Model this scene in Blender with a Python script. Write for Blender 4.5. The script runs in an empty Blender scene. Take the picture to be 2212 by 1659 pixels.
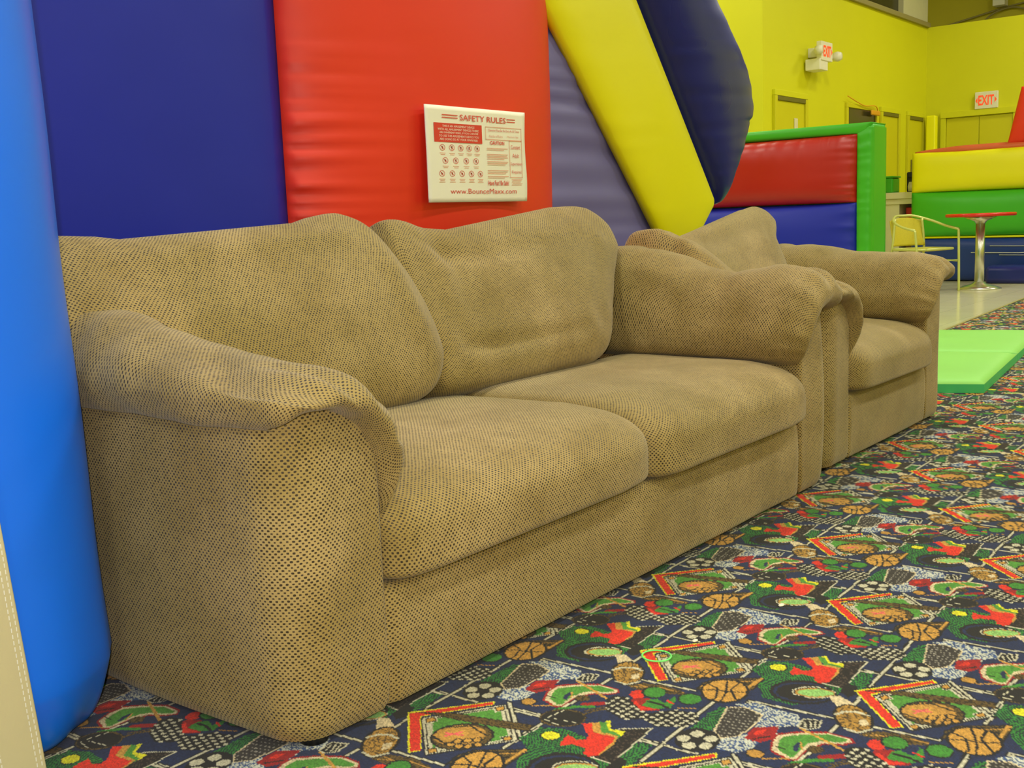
import bpy, bmesh, math, random
import numpy as np
from mathutils import Matrix, Vector

random.seed(7)
rng = np.random.default_rng(11)
PI = math.pi
C = bpy.context.scene.collection
S = bpy.context.scene

# ------------------------------------------------------------------ camera
YAW, PITCH, ROLL, FOC, CAMH = .6703, .1452, -.0399, 2362.4, .85
fw = Vector((math.cos(PITCH)*math.cos(YAW), math.cos(PITCH)*math.sin(YAW), -math.sin(PITCH)))
r0 = Vector((math.sin(YAW), -math.cos(YAW), 0))
u0 = r0.cross(fw)
cr = r0*math.cos(ROLL) + u0*math.sin(ROLL)
cu = -r0*math.sin(ROLL) + u0*math.cos(ROLL)
cam = bpy.data.objects.new('camera', bpy.data.cameras.new('camera'))
C.objects.link(cam)
M4 = Matrix((cr, cu, -fw)).transposed().to_4x4()
M4.translation = Vector((0, 0, CAMH))
cam.matrix_world = M4
cam.data.sensor_width = 36
cam.data.lens = 36*FOC/2212
cam.data.clip_start = .02
cam.data.clip_end = 100
S.camera = cam

# ------------------------------------------------------------------ view, world, lights
S.view_settings.view_transform = 'Standard'
S.view_settings.look = 'None'
S.view_settings.gamma = 1
S.view_settings.exposure = -1.5
S.view_settings.use_curve_mapping = False
wd = bpy.data.worlds.new('world'); S.world = wd; wd.use_nodes = True
wd.node_tree.nodes['Background'].inputs[0].default_value = (1, .97, .82, 1)
wd.node_tree.nodes['Background'].inputs[1].default_value = .25

def light(name, kind, loc, energy, color, size=None, size_y=None, rot=(0, 0, 0), parent=None):
    l = bpy.data.lights.new(name, kind); l.energy = energy; l.color = color
    if kind == 'AREA':
        l.shape = 'RECTANGLE'; l.size = size; l.size_y = size_y or size
    elif size: l.shadow_soft_size = size
    o = bpy.data.objects.new(name, l); C.objects.link(o)
    o.location = loc; o.rotation_euler = rot
    if parent: o.parent = parent
    return o
# the little on-camera flash that lit the near end of the sofa
light('camera_flash', 'POINT', Vector((0, 0, CAMH)) + cu*.045 - cr*.03, 210.0, (1, .90, .88), .012)
# rows of fluorescent troffers under the ceiling (fixtures are built further down at the same spots)
TROFFERS = [(x, y) for x in (-3.0, 1.2, 5.4, 9.6, 13.8) for y in (-5.2, -1.6, 2.2, 6.4)]  # the row furthest left is unseen, added to brighten the jog wall
CEIL = 5.2
for x, y in TROFFERS:
    light('ceiling_light_tube', 'AREA', (x, y, CEIL-.13), 215, (1, .97, .82), 1.25, .5)

# ------------------------------------------------------------------ materials
def lin(c):
    c = c/255
    return c/12.92 if c <= .04045 else ((c+.055)/1.055)**2.4
def rgb(r, g, b): return (lin(r), lin(g), lin(b), 1)

class NT:
    def __init__(s, name):
        s.m = bpy.data.materials.new(name); s.m.use_nodes = True
        s.t = s.m.node_tree; s.b = s.t.nodes['Principled BSDF']
    def n(s, typ, **kw):
        n = s.t.nodes.new(typ)
        for k, v in kw.items(): setattr(n, k, v)
        return n
    def l(s, a, b): s.t.links.new(a, b)
    def val(s, sock, v):
        if hasattr(v, 'links') or hasattr(v, 'is_linked'): s.l(v, sock)
        else: sock.default_value = v
    def math(s, op, a, b=0, c=0, clamp=False):
        n = s.n('ShaderNodeMath', operation=op, use_clamp=clamp)
        s.val(n.inputs[0], a); s.val(n.inputs[1], b); s.val(n.inputs[2], c)
        return n.outputs[0]
    def mix(s, f, a, b):
        n = s.n('ShaderNodeMix', data_type='RGBA')
        s.val(n.inputs[0], f); s.val(n.inputs[6], a); s.val(n.inputs[7], b)
        return n.outputs[2]
    def noise(s, vec, scale, detail=2, rough=.5):
        n = s.n('ShaderNodeTexNoise'); n.inputs['Scale'].default_value = scale
        n.inputs['Detail'].default_value = detail; n.inputs['Roughness'].default_value = rough
        if vec is not None: s.l(vec, n.inputs['Vector'])
        return n.outputs[0]
    def ramp(s, f, a, b, lo=0., hi=1.):
        n = s.n('ShaderNodeMapRange'); s.l(f, n.inputs[0])
        n.inputs[1].default_value = a; n.inputs[2].default_value = b
        n.inputs[3].default_value = lo; n.inputs[4].default_value = hi
        return n.outputs[0]
    def bump(s, h, strength, dist):
        n = s.n('ShaderNodeBump'); n.inputs['Strength'].default_value = strength
        n.inputs['Distance'].default_value = dist; s.l(h, n.inputs['Height'])
        s.l(n.outputs[0], s.b.inputs['Normal'])

def plain(name, col, rough=.5, metal=0, var=.06, scale=8, spec=.5, bump=0, coat=0, emit=0):
    k = NT(name); tc = k.n('ShaderNodeTexCoord')
    f = k.noise(tc.outputs['Object'], scale, 3)
    a = tuple(min(1, c*(1+var)) for c in col[:3])+(1,); b = tuple(c*(1-var) for c in col[:3])+(1,)
    k.l(k.mix(f, b, a), k.b.inputs['Base Color'])
    k.b.inputs['Roughness'].default_value = rough; k.b.inputs['Metallic'].default_value = metal
    k.b.inputs['Specular IOR Level'].default_value = spec
    k.b.inputs['Coat Weight'].default_value = coat
    if bump: k.bump(k.noise(tc.outputs['Object'], 240, 2), .25, bump)
    if emit:
        k.b.inputs['Emission Color'].default_value = col; k.b.inputs['Emission Strength'].default_value = emit
    return k.m

def vinyl(name, col, rough=.34, var=.10, spec=.5):
    """coated inflatable cloth: soft gloss, faint scuffs, shallow puckers"""
    k = NT(name); tc = k.n('ShaderNodeTexCoord'); ob = tc.outputs['Object']
    f = k.noise(ob, 2.0, 1, .4)
    a = tuple(min(1, c*(1+var)) for c in col[:3])+(1,); b = tuple(c*(1-var) for c in col[:3])+(1,)
    k.l(k.mix(f, b, a), k.b.inputs['Base Color'])
    g = k.noise(ob, 3, 1, .4)
    k.l(k.ramp(g, .2, .8, rough-.05, rough+.08), k.b.inputs['Roughness'])
    k.b.inputs['Specular IOR Level'].default_value = spec
    k.bump(k.noise(ob, 6, 1, .4), .10, .02)
    return k.m

def fabric(name):
    k = NT(name); uv = k.n('ShaderNodeUVMap'); uv.uv_map = 'UVMap'
    tc = k.n('ShaderNodeTexCoord')
    wob = k.n('ShaderNodeTexNoise'); wob.inputs['Scale'].default_value = 35
    k.l(uv.outputs[0], wob.inputs['Vector'])
    wv = k.n('ShaderNodeVectorMath', operation='MULTIPLY_ADD')
    k.l(wob.outputs[1], wv.inputs[0]); wv.inputs[1].default_value = (.004, .004, 0); k.l(uv.outputs[0], wv.inputs[2])
    sx = k.n('ShaderNodeSeparateXYZ'); k.l(wv.outputs[0], sx.inputs[0])
    PU, PV = .0092, .0047
    v = k.math('DIVIDE', sx.outputs[1], PV); row = k.math('FLOOR', v)
    half = k.math('MULTIPLY', k.math('MODULO', row, 2), .5)
    u = k.math('ADD', k.math('DIVIDE', sx.outputs[0], PU), half)
    fu = k.math('SUBTRACT', k.math('FRACT', u), .5); fv = k.math('SUBTRACT', k.math('FRACT', v), .5)
    cell = k.n('ShaderNodeCombineXYZ'); k.l(k.math('FLOOR', u), cell.inputs[0]); k.l(row, cell.inputs[1])
    wn = k.n('ShaderNodeTexWhiteNoise', noise_dimensions='2D'); k.l(cell.outputs[0], wn.inputs['Vector'])
    du = k.math('MULTIPLY', fu, PU*1000); dv = k.math('MULTIPLY', fv, PV*1000)       # millimetres
    d = k.math('POWER', k.math('ADD', k.math('POWER', k.math('ABSOLUTE', k.math('DIVIDE', du, 2.05)), 3),
                                    k.math('POWER', k.math('ABSOLUTE', k.math('DIVIDE', dv, 1.6)), 3)), .333)
    d = k.math('ADD', d, k.math('MULTIPLY', k.math('SUBTRACT', wn.outputs[0], .5), .35))
    dot = k.ramp(d, 1.12, .78)                       # 1 in the dot
    nap = k.noise(tc.outputs['Object'], 5.5, 4, .6)  # brushed nap
    big = k.noise(tc.outputs['Object'], 1.7, 2)
    base = k.mix(k.ramp(nap, .36, .64), FAB_A, FAB_B)
    base = k.mix(k.ramp(big, .35, .65, 0, .5), base, FAB_C)
    fine = k.noise(uv.outputs[0], 420, 2)
    base = k.mix(k.ramp(fine, .3, .7, 0, .35), base, FAB_A)
    dark = k.mix(wn.outputs[0], FAB_D, FAB_E)
    k.l(k.mix(k.math('MULTIPLY', dot, .94), base, dark), k.b.inputs['Base Color'])
    k.l(k.ramp(dot, 0, 1, .88, .5), k.b.inputs['Roughness'])
    k.b.inputs['Specular IOR Level'].default_value = .25
    k.b.inputs['Sheen Weight'].default_value = .22
    k.b.inputs['Sheen Roughness'].default_value = .45
    h = k.math('ADD', k.math('MULTIPLY', dot, -1), k.math('MULTIPLY', fine, .6))
    k.bump(h, .6, .0012)
    return k.m

FAB_A = rgb(152, 129, 74); FAB_B = rgb(184, 160, 108); FAB_C = rgb(136, 124, 62)
FAB_D = rgb(34, 27, 20); FAB_E = rgb(62, 52, 40)
M = {
 'fabric': fabric('dotted_chenille'),
 'blue': vinyl('royal_blue_vinyl', rgb(28, 42, 168), .42, .1, .3),
 'light_blue': vinyl('bright_blue_vinyl', rgb(12, 108, 246)),
 'navy': vinyl('navy_vinyl', rgb(26, 36, 120), .3),
 'purple': vinyl('slate_purple_vinyl', rgb(106, 102, 168), .42),
 'red': vinyl('red_vinyl', rgb(226, 50, 26), .46),
 'dark_red': vinyl('deep_red_vinyl', rgb(176, 26, 14), .4),
 'yellow': vinyl('yellow_vinyl', rgb(230, 226, 6), .42, .04),
 'green': vinyl('green_vinyl', rgb(62, 172, 30), .4),
 'orange': vinyl('orange_vinyl', rgb(205, 96, 52), .45),
 'mid_blue': vinyl('mid_blue_vinyl', rgb(20, 52, 128), .4),
 'mat': vinyl('mat_green_vinyl', rgb(134, 206, 92), .5, .04),
 'mat_edge': vinyl('mat_edge_vinyl', rgb(64, 186, 110), .5, .04),
 'beige': plain('beige_webbing', rgb(196, 188, 150), .8, bump=.001),
 'thread': plain('white_thread', rgb(225, 225, 215), .8),
 'seam_dark': plain('dark_seam_thread', rgb(24, 34, 84), .7),
 'wall': plain('yellow_wall_paint', rgb(214, 213, 14), .55, var=.03, scale=2, bump=.001),
 'wall_b': plain('yellow_door_paint', rgb(206, 200, 12), .5, var=.03, scale=2),
 'bright_y': plain('column_yellow_lit_tone', rgb(250, 246, 6), .4, var=.01),  # brighter yellow puts the post's lit look into its colour
 'upper': plain('upper_wall_paint', rgb(196, 186, 34), .7, var=.05, scale=1),
 'ceiling': plain('ceiling_paint', rgb(196, 192, 150), .9, var=.05),
 'trim': plain('tan_trim_paint', rgb(150, 140, 84), .6),
 'dark': plain('dark_glass', rgb(56, 54, 34), .2),
 'dark_flat': plain('head_shade_and_frame', rgb(110, 104, 24), .6),
 'black': plain('black_plastic', rgb(16, 15, 14), .5),
 'cream': plain('cream_paint', rgb(222, 214, 170), .5),
 'white': plain('white_plastic', rgb(232, 228, 205), .45),
 'sign': plain('white_vinyl_banner', rgb(240, 240, 226), .5, var=.02),
 'sign_red': plain('red_print', rgb(212, 84, 64), .6),
 'sign_panel': plain('red_print_block', rgb(214, 60, 40), .6),
 'sign_faint': plain('faded_red_print', rgb(226, 160, 134), .6),
 'tabletop': plain('red_laminate', rgb(205, 36, 22), .25),
 'alu': plain('brushed_aluminium', rgb(205, 205, 195), .28, .9, var=.03),
 'cream_metal': plain('cream_chair_tube', rgb(200, 205, 120), .35, .3),
 'weave': plain('yellow_woven_plastic', rgb(196, 184, 40), .6, var=.12, scale=60, bump=.003),
 'brown': plain('brown_board', rgb(120, 84, 20), .6),
 'red_paint': plain('red_board', rgb(196, 30, 18), .5),
 'tile': plain('polished_cream_tile', rgb(214, 208, 168), .16, var=.04, scale=1.3),
 'diffuser': plain('lit_diffuser', (1, .97, .82, 1), .6, emit=6),
 'neon_green': plain('pale_green_rubber', rgb(120, 240, 120), .5),
 'exit_red': plain('lit_red_letters', rgb(255, 80, 40), .5, emit=1.0),
 'streamer': plain('orange_streamer', rgb(224, 160, 24), .6),
}

# ------------------------------------------------------------------ mesh helpers
def link(name, me, m=None, parent=None):
    o = bpy.data.objects.new(name, me); C.objects.link(o)
    if m is not None: me.materials.append(m)
    if parent is not None: o.parent = parent
    return o
def tag(o, label=None, cat=None, group=None, kind=None):
    if label: o['label'] = label
    if cat: o['category'] = cat
    if group: o['group'] = group
    if kind: o['kind'] = kind
    return o
def thing(name, label, cat, loc=(0, 0, 0), rz=0, group=None):
    o = bpy.data.objects.new(name, None); C.objects.link(o)
    o.location = loc; o.rotation_euler = (0, 0, rz); o.empty_display_size = .2
    return tag(o, label, cat, group)

def grid(name, P, m, parent=None, UV=None, wu=False, wv=False, flip=False, caps=False):
    """P[nu,nv,3] grid of points; UV[nu(+1),nv(+1),2] in metres; wu/wv close the grid"""
    P = np.asarray(P, float); nu, nv = P.shape[:2]
    idx = np.arange(nu*nv).reshape(nu, nv)
    I = np.arange(nu if wu else nu-1); J = np.arange(nv if wv else nv-1)
    II, JJ = np.meshgrid(I, J, indexing='ij'); I1 = II+1; J1 = JJ+1
    q = np.stack([idx[II, JJ], idx[I1 % nu, JJ], idx[I1 % nu, J1 % nv], idx[II, J1 % nv]], -1).reshape(-1, 4)
    if UV is None:
        Q = P
        if wu: Q = np.concatenate([Q, Q[:1]], 0)
        if wv: Q = np.concatenate([Q, Q[:, :1]], 1)
        du = np.linalg.norm(np.diff(Q, axis=0), axis=2).max(1); dv = np.linalg.norm(np.diff(Q, axis=1), axis=2).max(0)
        cu_ = np.concatenate([[0], np.cumsum(du)]); cv_ = np.concatenate([[0], np.cumsum(dv)])
        UV = np.stack(np.meshgrid(cu_, cv_, indexing='ij'), -1)
    L = np.stack([UV[II, JJ], UV[I1, JJ], UV[I1, J1], UV[II, J1]], -2).reshape(-1, 4, 2)
    if flip: q = q[:, ::-1]; L = L[:, ::-1]
    faces = q.tolist(); loops = L.reshape(-1, 2)
    if caps:
        if wv:
            a = idx[0].tolist(); b = idx[-1].tolist()
        else:
            a = idx[:, 0].tolist(); b = idx[:, -1].tolist()
        if not flip: faces += [a[::-1], b] if not wv else [a, b[::-1]]
        else: faces += [a, b[::-1]]
        loops = np.concatenate([loops, np.zeros((len(a)+len(b), 2))])
    me = bpy.data.meshes.new(name); me.from_pydata(P.reshape(-1, 3).tolist(), [], faces)
    ul = me.uv_layers.new(name='UVMap'); ul.data.foreach_set('uv', loops.ravel().astype(np.float32))
    me.polygons.foreach_set('use_smooth', [True]*len(me.polygons))
    bm = bmesh.new(); bm.from_mesh(me); bmesh.ops.recalc_face_normals(bm, faces=bm.faces); bm.to_mesh(me); bm.free()
    return link(name, me, m, parent)

def spl(ctl, n):
    """Catmull-Rom through control points, n samples"""
    c = np.asarray(ctl, float); c = np.concatenate([[2*c[0]-c[1]], c, [2*c[-1]-c[-2]]])
    k = len(c)-3; t = np.linspace(0, k, n); i = np.minimum(t.astype(int), k-1); f = (t-i)[:, None]
    a, b, d, e = c[i], c[i+1], c[i+2], c[i+3]
    return .5*((2*b)+(-a+d)*f+(2*a-5*b+4*d-e)*f**2+(-a+3*b-3*d+e)*f**3)

def box_uv(me):
    ul = me.uv_layers.new(name='UVMap')
    for p in me.polygons:
        n = p.normal; ax = max(range(3), key=lambda k: abs(n[k]))
        for li in p.loop_indices:
            c = me.vertices[me.loops[li].vertex_index].co
            ul.data[li].uv = (c[1], c[2]) if ax == 0 else (c[0], c[2]) if ax == 1 else (c[0], c[1])

def box(name, lo, hi, m, parent=None, bev=.004, seg=2, smooth=True):
    bm = bmesh.new(); bmesh.ops.create_cube(bm, size=1)
    for v in bm.verts:
        for k in range(3): v.co[k] = lo[k]+(v.co[k]+.5)*(hi[k]-lo[k])
    if bev: bmesh.ops.bevel(bm, geom=bm.edges[:], offset=min(bev, *[(hi[k]-lo[k])*.45 for k in range(3)]), segments=seg, profile=.5, affect='EDGES')
    me = bpy.data.meshes.new(name); bm.to_mesh(me); bm.free(); box_uv(me)
    if smooth and bev: me.polygons.foreach_set('use_smooth', [True]*len(me.polygons))
    o = link(name, me, m, parent)
    if smooth and bev: o.modifiers.new('wn', 'WEIGHTED_NORMAL')
    return o

def lathe(name, prof, m, parent=None, n=32, loc=(0, 0, 0)):
    a = np.linspace(0, 2*PI, n, endpoint=False); prof = np.asarray(prof, float)
    P = np.stack([prof[:, 0][:, None]*np.cos(a)+loc[0], prof[:, 0][:, None]*np.sin(a)+loc[1], np.repeat(prof[:, 1][:, None]+loc[2], n, 1)], -1)
    return grid(name, P, m, parent, wv=True, caps=True)

def tube(name, pts, r, m, parent=None, n=10, smooth_n=None):
    p = np.asarray(pts, float)
    if smooth_n: p = spl(p, smooth_n)
    t = np.gradient(p, axis=0); t /= np.linalg.norm(t, axis=1)[:, None]
    ref = np.array([0, 0, 1.]) if abs(t[0, 2]) < .9 else np.array([1., 0, 0])
    rows = []
    for k in range(len(p)):
        a = np.cross(t[k], ref); a /= np.linalg.norm(a); b = np.cross(t[k], a); ref = -np.cross(t[k], a)*1.0 if False else ref
        an = np.linspace(0, 2*PI, n, endpoint=False)
        rows.append(p[k]+r*(np.cos(an)[:, None]*a+np.sin(an)[:, None]*b))
    return grid(name, rows, m, parent, wv=True, caps=True)

def waves(X, Y, seed, f0, n=7):
    """band-limited sum of sines, about -1..1"""
    g = np.random.default_rng(seed); out = 0
    for k in range(n):
        th = g.uniform(0, 2*PI); f = f0*g.uniform(.6, 1.7); out = out+np.sin(f*(X*math.cos(th)+Y*math.sin(th))+g.uniform(0, 7))
    return out/math.sqrt(n)/1.3
def fold(X, Y, x0, y0, x1, y1, w, amp):
    """one smooth ridge or crease along a segment"""
    dx, dy = x1-x0, y1-y0; L2 = dx*dx+dy*dy
    t = np.clip(((X-x0)*dx+(Y-y0)*dy)/L2, 0, 1)
    d2 = (X-x0-t*dx)**2+(Y-y0-t*dy)**2
    return amp*np.exp(-d2/(w*w))*np.sin(PI*np.clip(t*.9+.05, 0, 1))**.5
# ------------------------------------------------------------------ the setting
def struct(o): o['kind'] = 'structure'; return o
def wall(name, lo, hi, m): return struct(box(name, lo, hi, m, bev=0, smooth=False))

wall('wall_left', (10.6, 5.0, 0), (15.72, 5.12, 3.27), M['wall'])
wall('wall_left_return', (10.6, 5.12, 0), (10.72, 9.5, CEIL), M['wall']).name = 'wall_jog'
wall('wall_far', (15.72, -7.1, 0), (15.84, 5.12, 3.27), M['wall'])
wall('wall_far_upper', (19.0, -7.1, 0), (19.12, 9.5, CEIL), M['upper']).name = 'wall_far_beyond'
wall('wall_left_far', (-6.1, 9.5, 0), (19.1, 9.62, CEIL), M['wall']).name = 'wall_left_beyond'
wall('wall_right', (-6.1, -7.2, 0), (19.1, -7.1, CEIL), M['wall'])
wall('wall_back', (-6.2, -7.1, 0), (-6.1, 9.5, CEIL), M['wall'])
wall('ceiling', (-6.2, -7.2, CEIL), (19.2, 9.7, CEIL+.1), M['ceiling'])
# trim on top of the left wall, dark clerestory glazing and its post
struct(box('trim_1', (10.6, 4.96, 3.27), (15.76, 5.14, 3.33), M['trim'], bev=.005))
w1 = struct(box('window_1', (10.6, 5.06, 3.33), (14.9, 5.09, CEIL), M['dark'], bev=0, smooth=False))
box('mullion', (12.6, 5.02, 3.33), (12.68, 5.12, CEIL), M['trim'], w1)
struct(box('trim_2', (14.75, 4.99, 3.33), (15.72, 5.11, CEIL), M['ceiling'], bev=.005))
struct(box('baseboard_left', (10.6, 4.985, 0), (15.7, 5.0, .1), M['trim'], bev=.002))
struct(box('baseboard_far', (15.705, -7, 0), (15.72, 5.0, .1), M['trim'], bev=.002))

def door(n, x0, x1, z1, label=None, two=False):
    """door in the left wall (plane y = 5): casing, head shadow, leaf and handle"""
    d = bpy.data.objects.new('door_%d' % n, None); C.objects.link(d); d['kind'] = 'structure'; d.location = (x0, 5.0, 0)
    W_ = x1-x0; c = .06
    box('casing', (-c, -.035, 0), (0, -.001, z1-.001), M['wall_b'], d); box('casing', (W_, -.035, 0), (W_+c, -.001, z1-.001), M['wall_b'], d)
    box('head_casing', (-c, -.035, z1), (W_+c, .0, z1+c), M['wall'], d)
    box('head_shade', (0, -.03, z1-.045), (W_, -.002, z1), M['dark_flat'], d)  # shade under the door head, put in as a dark coloured strip
    leaf = box('door_leaf', (0.01, -.014, 0.01), (W_-.01, -.002, z1-.045), M['wall_b'], d)
    lathe('knob', [(.001, 0), (.028, .004), (.03, .02), (.018, .035), (.001, .038)], M['alu'], leaf, 14).matrix_local = Matrix.Translation((W_-.08, -.014, .98)) @ Matrix.Rotation(PI/2, 4, 'X')
    return d
door(1, 10.88, 11.6, 2.06); door(2, 13.98, 14.56, 2.06); door(3, 14.98, 15.54, 2.06)
# door in the far wall (plane x = 15.72)
d4 = bpy.data.objects.new('door_4', None); C.objects.link(d4); d4['kind'] = 'structure'; d4.location = (15.72, 4.72, 0)
for y in (.0, -.86): box('casing', (-.04, y-.07 if y else 0, 0), (0, y if y else .07, 2.1), M['wall'], d4)
box('head_casing', (-.05, -.93, 2.04), (0, .07, 2.12), M['wall'], d4)
for y in (0, -.43): box('door_leaf', (-.015, y-.425, .01), (-.002, y-.005, 2.03), M['wall_b'], d4)
# clerestory beyond the far wall: conduit pipes and a junction box
cb = thing('ceiling_conduit', 'thin dark conduit looping across the yellow wall above the far partition', 'conduit', (18.95, 5, 4))
tube('pipe', [(0, .9, -.28), (0, .3, -.17), (0, -.3, -.07), (0, -1.2, .02)], .014, M['trim'], cb, 8, 24)
tube('pipe', [(-.02, .2, -.33), (-.02, 0, -.16), (-.02, -.3, -.1), (-.02, -.6, -.2), (-.02, -.9, -.27)], .014, M['trim'], cb, 8, 24)
jb = tag(box('junction_box', (18.75, 4.78, 3.93), (18.95, 4.96, 4.10), M['white']), 'small white box high on the yellow wall above the far partition', 'junction box')

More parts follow.
